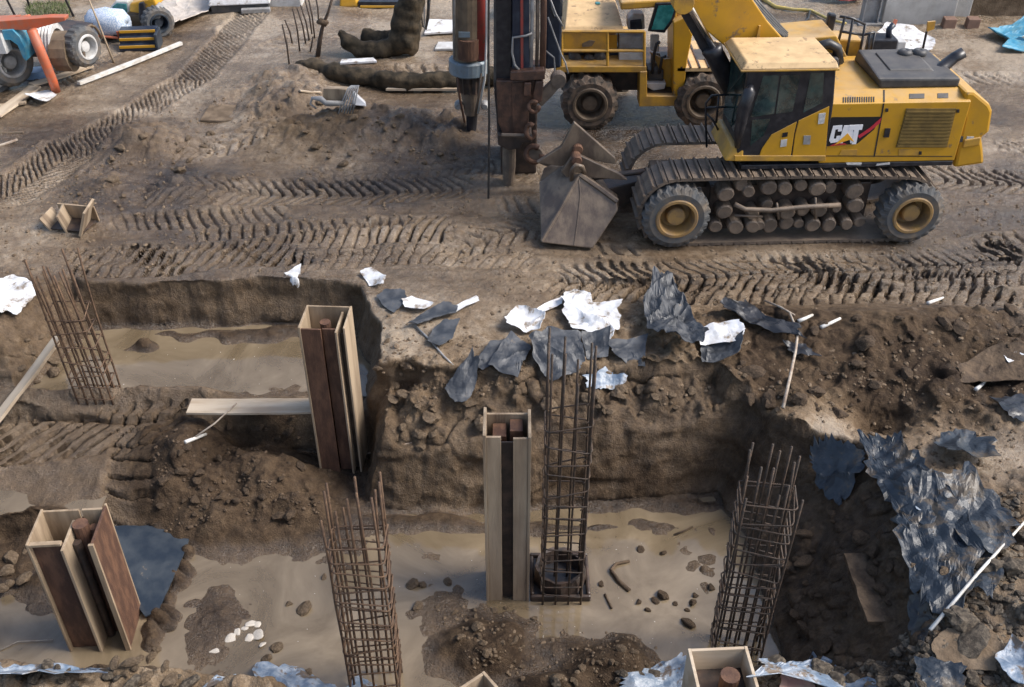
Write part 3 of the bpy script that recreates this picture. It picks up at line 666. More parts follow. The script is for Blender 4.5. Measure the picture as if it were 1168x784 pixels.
b.tube([E_.at3(1040, 94, .9), E_.at3(1062, 89, .95), E_.at3(1092, 90, .95)], [.04, .1, .04], 10); b.build('exhaust_duct', M['black'], ex, smooth=True)
for px in (1030, 1046):
    x, z = e(px, 70, 1.5); b = MB(); b.lathe([(.001, 0), (.11, 0), (.12, .06), (.08, .1), (.001, .1)], (x, 1.5, z2+.17), 'z', 16); b.build('filler_cap', M['plastic'], hood, smooth=True)
# cab
cc = .30
b = MB(); b.prism(E_.pts([(854, 78), (954, 77), (951, 118), (941, 184), (839, 184), (841, 168)], cc), cc, 1.38); cab = b.build('cab', M['black'], ex, .02)
zr = e(900, 78, cc)[1]
xr0, xr1 = e(850, 78, cc)[0], e(956, 78, cc)[0]
b = MB(); b.hexa([(xr0-.06, cc-.05, zr), (xr1, cc-.05, zr), (xr1-.02, 1.42, zr), (xr0-.06, 1.42, zr)], [(xr0+.02, cc+.02, zr+.1), (xr1-.03, cc+.02, zr+.09), (xr1-.06, 1.36, zr+.09), (xr0+.02, 1.36, zr+.1)])
roof = b.build('cab_roof', M['roof'], cab, .02)
b = MB(); b.hexa([(xr0-.07, cc-.055, zr-.03), (xr1+.01, cc-.055, zr-.03), (xr1+.01, 1.43, zr-.03), (xr0-.07, 1.43, zr-.03)], [(xr0-.07, cc-.055, zr-.002), (xr1+.01, cc-.055, zr-.002), (xr1+.01, 1.43, zr-.002), (xr0-.07, 1.43, zr-.002)])
b.build('roof_rim', M['yellow2'], cab, .008)
def win(L): plate('window', M['glass'], L, cc-.006, .02, cab)
win([(871, 86.5), (889, 86), (883, 130), (856, 134)]); win([(891, 86), (913, 85.5), (904, 127.5), (885, 130)])
win([(925, 83), (940, 83), (938, 117.5), (916, 129)]); win([(858, 137), (879, 135.5), (871, 155), (856, 166)])
plate('door_panel', M['yellow'], [(864, 184), (869, 170), (880, 154), (909, 139), (906, 152), (901, 184)], cc-.012, .03, cab, .006)
plate('side_panel', M['yellow'], [(911, 138), (946, 121.5), (941, 184), (903, 184), (907, 154)], cc-.012, .03, cab, .006)
plate('sill', M['yellow2'], [(838, 178), (942, 178), (942, 184), (838, 184)], cc-.025, .04, cab, .006)
for L, m in (([(934, 130), (942, 129), (940, 141), (933, 142)], 'sticker'), ([(917, 155), (925, 155), (924, 165), (916, 165)], 'grey'), ([(893, 152), (899, 151), (898, 156), (892, 157)], 'black'), ([(891, 160), (898, 159), (897, 167), (890, 168)], 'ltgrey')):
    plate('sticker' if m == 'sticker' else 'door_plate', M[m], L, cc-.02, .03, cab)
q0 = e(854, 82, cc); q1 = e(842, 158, cc)
b = MB(); b.hexa([(q1[0]-.012, cc+.1, q1[1]), (q1[0]+.02, cc+.1, q1[1]), (q1[0]+.02, 1.3, q1[1]), (q1[0]-.012, 1.3, q1[1])], [(q0[0]-.012, cc+.1, q0[1]), (q0[0]+.02, cc+.1, q0[1]), (q0[0]+.02, 1.3, q0[1]), (q0[0]-.012, 1.3, q0[1])])
b.build('windscreen', M['glass'], cab)
b = MB(); b.tube([E_.at3(857, 97, .26), E_.at3(855, 104, .22), E_.at3(849, 122, .22), E_.at3(843, 150, .24), E_.at3(841, 168, .28)], [.03, .09, .10, .08, .04], 10); b.build('corner_cover', M['black'], cab, smooth=True)
x0_, zz0 = e(838, 184, cc); zz1 = e(838, 168, cc)[1]
b = MB(); b.hexa([(x0_-.16, .3, zz0), (x0_+.12, .26, zz0), (x0_+.12, 1.38, zz0), (x0_-.16, 1.38, zz0)], [(x0_-.05, .36, zz1), (x0_+.12, .3, zz1), (x0_+.12, 1.38, zz1), (x0_-.05, 1.38, zz1)]); b.build('front_bumper', M['yellow2'], ex, .03)
b = MB()
for L in ([(806, 168), (805, 135), (805, 118), (812, 109), (831, 108)], [(805, 123), (830, 122)], [(806, 130), (814, 138), (820, 150)], [(820, 109), (817, 140)]): b.tube([E_.at3(x, y, 1.15) for x, y in L], .018, 6)
b.build('front_handrail', M['black'], ex, smooth=True)
# boom with ram and hoses
b = MB(); b.prism(E_.pts([(700, -150), (752, -10), (772, 0), (800, 28), (834, 57), (842, 90), (905, 90), (897, 48), (872, 20), (855, -5), (800, -80), (740, -190)], 1.75), 1.55, 2.1); b.build('boom', M['yellow'], ex, .02)
plate('boom_rib', M['yellow2'], [(854, 62), (862, 48), (866, 30), (868, 30), (866, 50), (858, 64)], 1.5, .06)
b = MB(); b.prism(E_.pts([(880, 42), (950, 36), (962, 60), (900, 66)], 1.9), 1.7, 2.5); b.build('boom_foot', M['yellow2'], ex, .02)
b = MB(); b.tube([E_.at3(766, -25, 1.3), E_.at3(785, 5, 1.3), E_.at3(815, 58, 1.3)], .055, 12); rod = b.build('ram_rod', M['chrome'], ex, smooth=True)
b = MB(); b.tube([E_.at3(811, 53, 1.35), E_.at3(812, 56, 1.35), E_.at3(815, 62, 1.35), E_.at3(838, 108, 1.4)], [.12, .165, .15, .16], 16); b.build('ram_barrel', M['black'], ex, smooth=True)
b = MB(); b.prism(E_.pts([(762, -14), (774, -8), (784, 6), (812, 58), (802, 62), (774, 12)], 1.42), 1.36, 1.44); b.build('ram_guard', M['black'], ex)
b = MB(); x, z = e(779, 3, 1.3); b.lathe([(.001, 0), (.16, 0), (.16, .3), (.001, .3)], (x, 1.22, z), 'y', 18); b.build('ram_pin', M['yellow2'], ex, .01)
for k in range(5):
    d_ = k*3.2
    b = MB(); b.tube([E_.at3(838+d_, -14, 1.75+.08*k), E_.at3(858+d_, 10, 1.7+.08*k), E_.at3(880+d_*.9, 33, 1.7+.08*k), E_.at3(893+d_*.6, 42, 1.7+.08*k), E_.at3(895+d_*.3, 52, 1.75+.08*k)], .035, 7); b.build('hydraulic_hose', M['hose'], ex, smooth=True)
# far side: tank, walkway rail, mirrors
b = MB(); b.prism(E_.pts([(946, 44), (984, 46), (985, 95), (948, 95)], 2.15), 2.15, 2.6); b.build('hydraulic_tank', M['yellow2'], ex, .03)
b = MB()
for L in ([(958, 19), (972, 21), (987, 28)], [(964, 19), (955, 52)], [(973, 22), (963, 75)], [(987, 28), (978, 74)], [(958, 36), (985, 40)], [(993, 38), (986, 68)], [(985, 40), (998, 37)], [(998, 37), (991, 70)]): b.tube([E_.at3(x, y, 2.08) for x, y in L], .022, 6)
b.build('walkway_handrail', M['black'], ex, smooth=True)
b = MB(); b.prism(E_.pts([(945, 15), (954, 16), (949, 41), (940, 40)], 2.6), 2.55, 2.68); b.build('mirror', M['black'], ex, .03)
b = MB(); b.tube([E_.at3(930, 64, 1.6), E_.at3(931, 53, 1.6), E_.at3(945, 50, 1.6), E_.at3(955, 55, 1.6), E_.at3(957, 72, 1.6)], .08, 9); b.build('rubber_boot', M['hose'], ex, smooth=True)
b = MB(); b.prism(E_.pts([(933, 66), (955, 64), (956, 80), (936, 80)], 1.55), 1.45, 1.75); b.build('valve_block', M['plastic'], ex, .03)
b = MB(); b.tube([E_.at3(1049, 72, 2.6), E_.at3(1057, 36, 2.6)], .02, 6); ma = b.build('mirror_arm', M['black'], ex)
b = MB(); b.prism(E_.pts([(1058, 25), (1067, 24), (1065, 33), (1057, 36)], 2.58), 2.56, 2.6); b.build('mirror_plate', M['yellow2'], ma)
# bucket
def b3(px, py, c): return Vector(E_.at3(px, py, c))
def bp3(px, py, k0=.02, k1=.62):
    c = .4
    for _ in range(12): c = k0 + k1*E_.at(px, py, c)[1]
    return b3(px, py, c)
A = [bp3(617, 277), bp3(676, 284), bp3(705, 240), bp3(703, 229), bp3(661, 199)]
A += [b3(615, 208, 1.0), b3(640, 190, 1.05), b3(622, 262, 1.3), b3(680, 262, 1.2), b3(708, 226, 1.3), b3(706, 216, 1.35), b3(672, 188, 1.6), b3(645, 180, 1.7), b3(620, 192, 1.7)]
import bmesh as _bm
hb = _bm.new(); [hb.verts.new(q) for q in A]; _bm.ops.convex_hull(hb, input=hb.verts); _bm.ops.dissolve_limit(hb, angle_limit=R(2), verts=hb.verts, edges=hb.edges)
hb.verts.index_update(); bk = MB(); used = [v for v in hb.verts if v.link_faces]; ix = {v: i for i, v in enumerate(used)}
bk.add([v.co[:] for v in used], [[ix[v] for v in f.verts] for f in hb.faces]); hb.free()
bucket = bk.build('bucket', M['bucket'], ex, .02)
def strip(name, L, r, m, par=bucket): 
    b = MB(); b.tube(L, r, 6); return b.build(name, m, par)
strip('weld_seam', [bp3(660, 201), bp3(662, 222), bp3(659, 250), bp3(655, 280)], .012, M['bucket'])
strip('lip', [bp3(661, 199), bp3(684, 215), bp3(704, 230)], .045, M['bucket'])
strip('lip', [bp3(661, 199), bp3(640, 237), bp3(618, 275)], .03, M['bucket'])
for L, c in (([(612, 186), (640, 168), (655, 140), (662, 146), (702, 181), (703, 188), (668, 182), (640, 190)], .95), ([(640, 196), (652, 180), (660, 177), (705, 198), (716, 206), (662, 202), (655, 212)], .75)):
    b = MB(); b.prism(E_.pts(L, c), c, c+.09); b.build('bucket_ear', M['bucket'], bucket, .012)
for px, py, c in ((659, 171, .9), (658, 184, .68)):
    x, z = e(px, py, c); b = MB(); b.lathe([(.001, -.03), (.075, -.03), (.085, .0), (.085, .25), (.001, .25)], (x, c, z), 'y', 16); b.build('bucket_pin', M['rust'], bucket)
b = MB(); x, z = e(659, 193, .6); b.tube([b3(652, 206, .68), b3(652, 194, .62), b3(657, 188, .6), b3(664, 190, .62), b3(667, 198, .68)], .035, 8); b.build('lifting_eye', M['bucket'], bucket, smooth=True)
# ------------------------------------------------------------------ dump truck behind
T_ = Frame(P(672, 151), 0)
tk = thing('dump_truck', 'yellow wheeled site machine with railed platform and big muddy tyres, behind the bucket', 'site vehicle', T_.o)
t = T_.at
def tp(name, m, px, c, th, parent=tk, bevel=0): 
    b = MB(); b.prism(T_.pts(px, c), c, c + th); return b.build(name, m, parent, bevel)
for px, py, r_ in ((673, 120, .56), (803, 117, .56)):
    x, z = t(px, py); wheel(tk, (x, 0, z), r_, .5, M['tread'], M['rimdark'], M['rimdark'], .045, 13)
for px, py in ((690, 116), (815, 113)):
    x, z = t(px, py, 2.0); wheel(tk, (x, 2.0, z), .56, .5, M['tread'], M['rimdark'], M['rimdark'], .045, 13)
b = MB(); x0, z0 = t(640, 110, .5); x1, z1 = t(830, 82, .5); b.box(x0, x1, .55, 1.9, z0+.1, z1); b.build('chassis', M['darksteel'], tk, .02)
pl_x0, pl_z = t(634, 83, .1); pl_x1 = t(737, 83, .1)[0]; ptop = t(700, 76, .1)[1]
b = MB(); b.box(pl_x0, pl_x1, .1, 2.4, pl_z, ptop); b.build('platform', M['yellow2'], tk, .015)
b = MB(); b.prism(T_.pts([(729, 122), (777, 121), (777, 110), (738, 110), (738, 82), (730, 82)], .08), .08, .5); b.build('step_frame', M['yellow2'], tk, .012)
b = MB(); b.prism(T_.pts([(739, 118), (772, 118), (772, 106), (739, 106)], .2), .25, .6); b.build('step_tread', M['darksteel'], tk)
# hood: near face, sloped top
hx0, hz0 = t(642, 58, .35); hx1 = t(692, 58, .35)[0]; hz1 = t(660, 37, .35)[1]
b = MB(); b.box(hx0, hx1, .35, 1.6, hz0, hz1); b.build('engine_cover', M['yellow2'], tk, .02)
xr = t(712, 36, .35)[0]
b = MB(); b.hexa([(hx0, .33, hz1+.003), (xr, .33, hz1+.003), (xr, 1.9, hz1+.003), (hx0, 1.9, hz1+.003)], [(hx0+.03, .4, hz1+.1), (xr-.03, .4, hz1+.1), (xr-.1, 1.8, hz1+.25), (hx0+.15, 1.8, hz1+.25)]); b.build('hood_top', M['roof'], tk, .02)
x0, z0_ = t(662, 23, 1.5); x1, z1_ = t(706, 5, 1.5); b = MB(); b.hexa([(x0, 1.5, z0_-.2), (x1, 1.5, z0_-.2), (x1, 2.3, z0_-.2), (x0, 2.3, z0_-.2)], [(x0+.1, 1.55, z1_), (x1-.05, 1.55, z1_), (x1-.05, 2.3, z1_), (x0+.1, 2.3, z1_)]); b.build('air_box', M['yellow2'], tk, .03)
tp('badge', M['slate'], [(662, 28.5), (672, 27.5), (679, 29.5), (676, 32.5), (663, 32.5)], .9, .05)
tp('decal', M['brownpaint'], [(664, 50), (673, 46), (679, 47), (675, 53), (664, 54)], .338, .02)
for px in (678,): tp('exhaust_stub', M['teal'], [(679, 4), (685, 4), (685, 14), (679, 14)], 1.35, .12, bevel=.02)
# engine bay beneath the cover, seen through the rails
b = MB(); x0, z0 = t(643, 77, .5); x1, z1 = t(735, 59, .5); b.box(x0, x1, .7, 1.8, z0, z1); b.build('engine_block', M['navy'], tk, .02)
for px, py, r_ in ((656, 67, 8), (672, 68, 7), (684, 66, 8)):
    x, z = t(px, py, .5); b = MB(); b.lathe([(.001, -.06), (r_*.007, -.06), (r_*.015, -.02), (r_*.016, .25), (.001, .25)], (x, .5, z), 'y', 14); b.build('pulley', M['plastic'], tk)
tp('control_box', M['grey'], [(706, 42), (735, 42), (735, 56), (706, 56)], .55, .4, bevel=.02)
tp('battery_box', M['ltgrey'], [(706, 60), (733, 60), (733, 75), (706, 75)], .45, .3, bevel=.02)
tp('seat_frame', M['ltgrey'], [(716, 22), (722, 16), (735, 17), (736, 34), (716, 34)], .9, .3, bevel=.03)
tp('seat', M['navy'], [(719, 24), (732, 23), (733, 34), (719, 34)], .84, .1, bevel=.02)
tp('inner_panel', M['yellow'], [(690, 40), (704, 40), (704, 56), (690, 56)], .6, .3, bevel=.01)
b = MB()
for L in ([(641, 36), (735, 36)], [(641, 58), (735, 58)], [(641, 36), (641, 78)], [(693, 36), (693, 78)], [(735, 36), (735, 80)]): b.tube([T_.at3(x, y, .14) for x, y in L], .03, 6)
b.build('guard_rail', M['yellow2'], tk)
# cab column
cabt = tp('cab_frame', M['yellow'], [(768, 26), (781, 20), (790, 40), (784, 70), (778, 121), (768, 121)], .1, .9, bevel=.02)
tp('cab_roof', M['yellow2'], [(708, 3), (790, -2), (792, 6), (776, 8), (770, 24), (766, 8), (708, 12)], .3, 1.2, bevel=.03)
wf = tp('window_frame', M['black'], [(739, 36), (748, 4), (774, 3), (768, 24), (758, 38)], .25, .06, bevel=.01)
tp('pane', M['teal'], [(743, 34), (751, 7), (771, 6), (765, 23), (757, 34)], .235, .03, wf)
tp('side_door', M['yellow2'], [(741, 60), (758, 68), (772, 66), (768, 84), (766, 110), (756, 90), (748, 70)], .5, .05)
tp('seat_base', M['plastic'], [(739, 92), (739, 80), (757, 80), (757, 92)], .4, .4, bevel=.02)
tp('seat_backrest', M['grey'], [(742, 82), (743, 62), (753, 61), (756, 82)], .75, .12, bevel=.03)
b = MB(); b.tube([T_.at3(744, 84, .38), T_.at3(746, 62, .36), T_.at3(749, 50, .36), T_.at3(753, 48, .36)], .03, 6); b.build('lever', M['black'], tk, smooth=True)
b = MB(); b.tube([T_.at3(752, 84, .36), T_.at3(755, 66, .34), T_.at3(760, 64, .34)], .03, 6); b.build('lever', M['black'], tk, smooth=True)
tp('door_pocket', M['ltgrey'], [(742, 40), (752, 40), (752, 60), (742, 58)], .6, .06, bevel=.02)
tp('floor_plate', M['ltgrey'], [(737, 95), (760, 95), (758, 102), (745, 104), (738, 100)], .3, .3, bevel=.02)
b = MB(); x0, z0 = t(772, 82, .1); x1, z1 = t(835, 73, .1); b.box(x0, x1, .1, 1.6, z0, z0+.08); b.build('rear_deck', M['roof'], tk, .01)
b = MB()
for k in range(6): x = x0 + (x1-x0)*(k+.5)/6; b.box(x-.015, x+.015, .09, 1.5, z0+.07, z0+.1)
b.build('deck_slots', M['darksteel'], tk)
tp('deck_box', M['plastic'], [(785, 70), (815, 66), (815, 76), (785, 78)], .5, .6, bevel=.03)

# ------------------------------------------------------------------ drill mast
D_ = Frame(P(580, 216), 0)
dr = thing('drill_mast', 'tall black and rust brown drilling mast standing in the mud, beside the excavator bucket', 'drill mast', D_.o)
def dp(name, m, px, c, th, parent=dr, bevel=0):
    b = MB(); b.prism(D_.pts(px, c), c, c + th); return b.build(name, m, parent, bevel)
dp('mast_column', M['black'], [(563, -140), (585, -140), (584, 90), (582, 168), (568, 166), (566, 130), (563, 100)], .1, .55, bevel=.02)
dp('mast_face', M['navy'], [(585, -140), (604, -140), (604, 82), (584, 82)], .02, .5, bevel=.015)
dp('slide_rail', M['red'], [(593, -140), (596.5, -140), (597, 82), (594, 82)], .0, .03)
dp('rail_strip', M['plastic'], [(563.2, -140), (565.5, -140), (566, 95), (563.4, 95)], .08, .05)
b = MB(); b.tube([D_.at3(620, -140, .1), D_.at3(620, 30, .1), D_.at3(618.5, 84, .1)], .055, 10); b.build('drill_rod', M['rust'], dr, smooth=True)
b = MB(); b.tube([D_.at3(614, -140, .1), D_.at3(613, 40, .1), D_.at3(612, 84, .1)], .03, 8); b.build('feed_tube', M['steelmud'], dr, smooth=True)
b = MB(); b.tube([D_.at3(607, -140, .05), D_.at3(607, 20, .05), D_.at3(605.5, 82, .05)], .03, 8); b.build('feed_tube', M['grey'], dr, smooth=True)
b = MB(); b.tube([D_.at3(607, 38, -.02), D_.at3(600, 41, -.05), D_.at3(585, 43, -.05), D_.at3(584, 60, -.06), D_.at3(587, 74, -.05), D_.at3(592, 80, -.03)], .02, 6); b.build('looped_hose', M['grey'], dr, smooth=True)
dp('carriage', M['rustdark'], [(582, 82), (603, 81), (621, 80), (622, 91), (600, 93), (582, 92)], -.12, .5, bevel=.02)
dp('lower_body', M['rustdark'], [(566, 92), (612, 92), (614, 108), (604, 120), (602, 154), (574, 154), (568, 140)], .0, .5, bevel=.02)
dp('body_plate', M['rustdark'], [(584, 95), (597, 95), (596, 120), (585, 150), (584, 120)], -.02, .04)
dp('hinge_block', M['rustdark'], [(598, 95), (606, 95), (605, 110), (597, 110)], -.16, .2, bevel=.015)
dp('hinge_block', M['rustdark'], [(611, 93), (620, 93), (618, 116), (608, 122), (608, 108)], -.1, .2, bevel=.015)
dp('clamp_jaw', M['darksteel'], [(568, 154), (606, 154), (607, 163), (596, 164), (594, 170), (580, 172), (569, 166)], -.05, .55, bevel=.02)
b = MB(); b.tube([D_.at3(572, 154, -.12), D_.at3(607, 155, -.12)], .035, 8); b.build('locking_bar', M['steelmud'], dr)
b = MB(); b.tube([D_.at3(581, 168, .25), D_.at3(580.5, 190, .22), D_.at3(580, 206, .2), D_.at3(580, 217, .2)], [.12, .12, .1, .09], 14, jit=.06); b.build('drill_bit', M['steelmud'], dr)
def ring(px, py, rx, ry, c, r, m, name='shackle'):
    b = MB(); L = [D_.at3(px + rx*math.cos(a), py + ry*math.sin(a), c + .03*math.sin(a*2)) for a in [k*2*math.pi/14 for k in range(13)]]; b.tube(L, r, 7); return b.build(name, m, dr, smooth=True)
ring(609, 122, 6, 6, -.2, .035, M['rust']); ring(605, 150, 5, 8, -.15, .04, M['rust']); ring(609, 176, 9, 9, -.1, .05, M['rust'])
dp('link_plate', M['steelmud'], [(603, 168), (616, 170), (625, 182), (640, 184), (642, 190), (628, 192), (612, 186), (602, 180)], -.1, .12, bevel=.015)
dp('link_plate', M['steelmud'], [(611, 116), (618, 104), (628, 94), (634, 88), (642, 88), (640, 98), (630, 110), (618, 122)], .0, .12, bevel=.015)
b = MB(); x, z = D_.at(637, 92, .0); b.lathe([(.001, -.02), (.12, -.02), (.13, .03), (.13, .16), (.001, .16)], (x, -.02, z), 'y', 18); b.build('pulley', M['steelmud'], dr)
for L in ([(625, 20), (632, 40), (640, 62), (645, 72), (648, 84)], [(628, 0), (634, 16), (642, 30)], [(622, 58), (632, 66), (633, 80), (628, 90)]):
    b = MB(); b.tube([D_.at3(x, y, .3) for x, y in L], .016, 6); b.build('cable', M['grey'], dr, smooth=True)
dp('rig_body', M['navy'], [(622, -20), (642, -20), (640, 60), (640, 78), (622, 80)], .9, .6, bevel=.04)
b = MB(); b.tube([D_.at3(628, -20, .7), D_.at3(628, 8, .7), D_.at3(632, 19, .7), D_.at3(640, 18, .7), D_.at3(641, -20, .7)], .025, 6); b.build('side_mirror', M['slate'], dr, smooth=True)
# support foot that carries the mast, at the back of it
b = MB(); x, z = D_.at(590, 120, .8); b.box(x-.3, x+.35, .6, 1.6, 0, 1.5); b.build('mast_base', M['darksteel'], dr, .03)

# ------------------------------------------------------------------ hanging hammer
H_ = Frame(P(538, 167), 0)
hm = thing('hydraulic_hammer', 'red and brown cylindrical breaker hammer with pale blue grey collar hanging beside the black mast', 'hammer', H_.o)
def hl(name, m, px0, py0, px1, py1, r0, r1, c=.4, n=20, par=hm):
    a = H_.at3(px0, py0, c); q = H_.at3(px1, py1, c); b = MB(); b.tube([a, q], [r0, r1], n); return b.build(name, m, par, smooth=False)
S_ = 18.9/FPX
hl('cylinder_body', M['brownpaint'], 533, -140, 534, 72, 17*S_, 17*S_)
b = MB(); x, _ = H_.at(546, 40, .33); a = H_.at3(545, -140, .33); q = H_.at3(547, 66, .33); b.tube([a, q], 9.5*S_, 14); b.build('red_casing', M['red'], hm, smooth=True)
hl('inner_sleeve', M['rust'], 534, 44, 534, 66, 12*S_, 12*S_, .22)
dpz = H_.pts([(523, 37), (536, 37), (536, 43), (523, 43)], .1); b = MB(); b.prism(dpz, .1, .14); b.build('plate', M['collar'], hm)
a = H_.at3(534.5, 66, .4); q = H_.at3(534.5, 83, .4); b = MB(); b.tube([a, (a[0], a[1], a[2]-.03), (q[0], q[1], q[2]+.03), q], [20*S_, 22*S_, 22*S_, 20*S_], 28); b.build('collar', M['collar'], hm)
b = MB(); x, z = H_.at(536, 93, .4); zt_ = H_.at(536, 83, .4)[1]; zb_ = H_.at(536, 103, .4)[1]
b.lathe([(.001, zb_-z), (15*S_, zb_-z), (16*S_, zt_-z), (.001, zt_-z)], (x, .4, z), 'z', 28, lambda k, j, r_: r_*(1 if k % 2 else .86)); b.build('ribbed_sleeve', M['darksteel'], hm)
hl('lower_cone', M['steelmud'], 537, 103, 538, 130, 12*S_, 8*S_)
for px in (523, 553):
    x, z = H_.at(px, 120, .35); b = MB(); b.lathe([(.001, -.05), (.05, -.05), (.08, 0), (.08, .12), (.001, .12)], (x, .3, z), 'y', 14); b.build('guide_wheel', M['grey'], hm)
hl('tool_holder', M['black'], 538, 128, 538, 150, 7*S_, 5.5*S_); hl('chisel', M['darksteel'], 537.5, 152, 537, 167, 4.5*S_, 4*S_)
for L, m in (([(555, -140), (555, 40), (553, 90), (545, 130)], 'ltgrey'), ([(522, 84), (524, 110), (530, 140)], 'rust'), ([(549, 84), (546, 110), (542, 132)], 'steelmud'), ([(518, -140), (518, 66)], 'grey')):
    b = MB(); b.tube([H_.at3(x, y, .12) for x, y in L], .022, 7); b.build('hose', M[m], hm, smooth=True)
a = P(557, 228); C_ = Frame(a, 0)
b = MB(); b.tube([(0, 0, -.1), C_.at3(558, 140), C_.at3(557, 60), C_.at3(558, -140)], .022, 6); cb = b.build('steel_cable', M['hose']); cb.location = a
tag(cb, 'thin dark cable hanging straight down to the mud left of the black mast', 'cable')
# ------------------------------------------------------------------ rebar cages
def cage(px, py, z, h, w, d, nx, ny, m, hoops, step, label, deg=0, wob=.02, top=.45, seed=1, dbl=False):
    rn = random.Random(seed); o = P(px, py, z)
    c = thing('rebar_cage', label, 'rebar cage', o, deg, 'rebar cages standing in the pit')
    spots = []
    for i in range(nx): u = (i/(nx-1)-.5)*w; spots += [(u, -d/2), (u, d/2)]
    for j in range(1, ny-1): v = (j/(ny-1)-.5)*d; spots += [(-w/2, v), (w/2, v)]
    for x, y in spots:
        hh = h - abs(rn.gauss(0, .12)) - (.0 if rn.random() < .7 else .25)
        kx, ky = rn.gauss(0, wob), rn.gauss(0, wob); b = MB()
        L = [(x + kx*t*t*1.4 + rn.gauss(0, .004), y + ky*t*t, -.15 + (hh+.15)*t) for t in (0, .2, .4, .6, .8, 1)]
        b.tube(L, .014, 6); b.build('bar', m, c, smooth=True)
    zz = .12; k = 0
    while zz < hoops:
        b = MB(); tx, ty = rn.gauss(0, .03), rn.gauss(0, .03); r = .05; W, D = w/2+.018, d/2+.018
        L = []
        for cx, cy, a0 in ((W-r, D-r, 0), (-W+r, D-r, 90), (-W+r, -D+r, 180), (W-r, -D+r, 270)):
            for q in (0, 45, 90):
                a = R(a0+q); L.append((cx + r*math.cos(a), cy + r*math.sin(a)))
        L.append(L[0]); L.append((L[0][0]-.05, L[0][1]-.06))
        b.tube([(x + .006*math.sin(i*2+k), y, zz + tx*x/w*2 + ty*y/d*2 + .004*i*(i > 11)) for i, (x, y) in enumerate(L)], .0095, 6)
        b.build('hoop', m, c, smooth=True); zz += step*(1 + rn.gauss(0, .12)); k += 1
    return c
cage(115, 455, -.82, 2.46, .48, .34, 5, 3, M['rebar'], 1.75, .24, 'leftmost rebar cage, leaning over the flooded trench beside the diagonal plank', 0, .03, seed=3).rotation_euler.y = -.045
cage(430, 780, -1.5, 3.15, .52, .34, 5, 3, M['rebar'], 2.45, .165, 'rusty brown rebar cage at the bottom edge between white pebbles and a mud heap', 0, .02, seed=5)
cage(640, 672, -1.5, 3.82, .46, .42, 4, 4, M['rebardark'], 3.0, .225, 'tallest rebar cage, standing in a black square frame beside the slotted timber form', 0, .008, seed=8)
cage(838, 742, -1.5, 3.05, .52, .38, 6, 3, M['rebardark'], 2.55, .15, 'rebar cage with closely spaced hoops at the dark right wall of the pit', -8, .03, seed=11)
o = P(638, 662, -1.56)
fb = thing('footing_frame', 'black square frame in the water round the foot of the tallest rebar cage', 'frame', o)
for x0, x1, y0, y1 in ((-.37, .37, -.36, -.31), (-.37, .37, .31, .36), (-.37, -.32, -.31, .31), (.32, .37, -.31, .31)):
    b = MB(); b.box(x0, x1, y0, y1, -.1, .12); b.build('side_board', M['darksteel'], fb, .03)
b = MB(); b.box(-.32, .32, -.31, .31, -.1, .06); b.build('dark_inside', M['black'], fb)  # black block puts the darkness of the open hole into colour
b = MB(); b.lathe([(.24, -.1), (.33, -.1), (.315, .2), (.30, .28), (.26, .27), (.25, .1)], (0, 0, 0), 'z', 28, lambda k, j, r: r*(1+.04*math.sin(k*2.1+j))); b.build('collar', M['darksteel'], fb)

# ------------------------------------------------------------------ timber column forms
def form(px, py, z, deg, label, boards, extra=()):
    f = thing('column_form', label, 'timber form', P(px, py, z), deg, 'timber column forms in the pit')
    for nm, m, x0, x1, y0, y1, z0, z1 in boards:
        b = MB(); b.box(x0, x1, y0, y1, z0, z1); b.build(nm, M[m], f, .004)
    for nm, m, x, y, r, z0, z1 in extra:
        b = MB(); b.tube([(x, y, z0), (x+.004, y, (z0+z1)/2), (x, y, z1)], r, 14); b.build(nm, M[m], f)
    return f
form(580, 683, -1.5, 0, 'slim upright timber form with a dark slot down its front beside the tallest rebar cage', [
    ('front_board', 'wood', -.235, -.075, 0, .03, -.1, 2.62), ('front_board', 'wood', .055, .215, 0, .03, -.1, 2.60), ('side_board', 'wood', -.27, -.237, -.012, .46, -.1, 2.66),
    ('side_board', 'wood', .217, .25, -.012, .46, -.1, 2.63), ('back_board', 'wood', -.235, .215, .43, .46, -.1, 2.58), ('steel_beam', 'rust', -.17, -.02, .2, .42, -.1, 2.46), ('steel_beam', 'rust', .02, .16, .22, .42, -.1, 2.52),
    ('slot_shade', 'darksteel', -.08, .06, .06, .075, -.1, 2.5)])  # thin dark sheet in the slot stands for the shade inside
form(388, 527, -1.25, -3, 'rust brown column form with pale board edges at the end of the plank', [
    ('steel_plate', 'rust', -.27, -.02, 0, .025, -.2, 2.24), ('steel_plate', 'rust', -.02, .16, .07, .095, -.2, 2.20), ('side_board', 'plyedge', -.30, -.272, -.01, .5, -.2, 2.27),
    ('side_board', 'wood', .16, .185, -.02, .44, -.2, 2.22), ('side_board', 'wood', .26, .285, .02, .52, -.2, 2.26), ('back_board', 'plyedge', -.27, .26, .47, .495, -.2, 2.27), ('slot_shade', 'darksteel', .19, .255, .12, .14, -.2, 2.1)],  # dark sheet between the right boards stands for the shade there
    [('steel_pipe', 'rust', -.02, .26, .07, -.2, 2.18)])
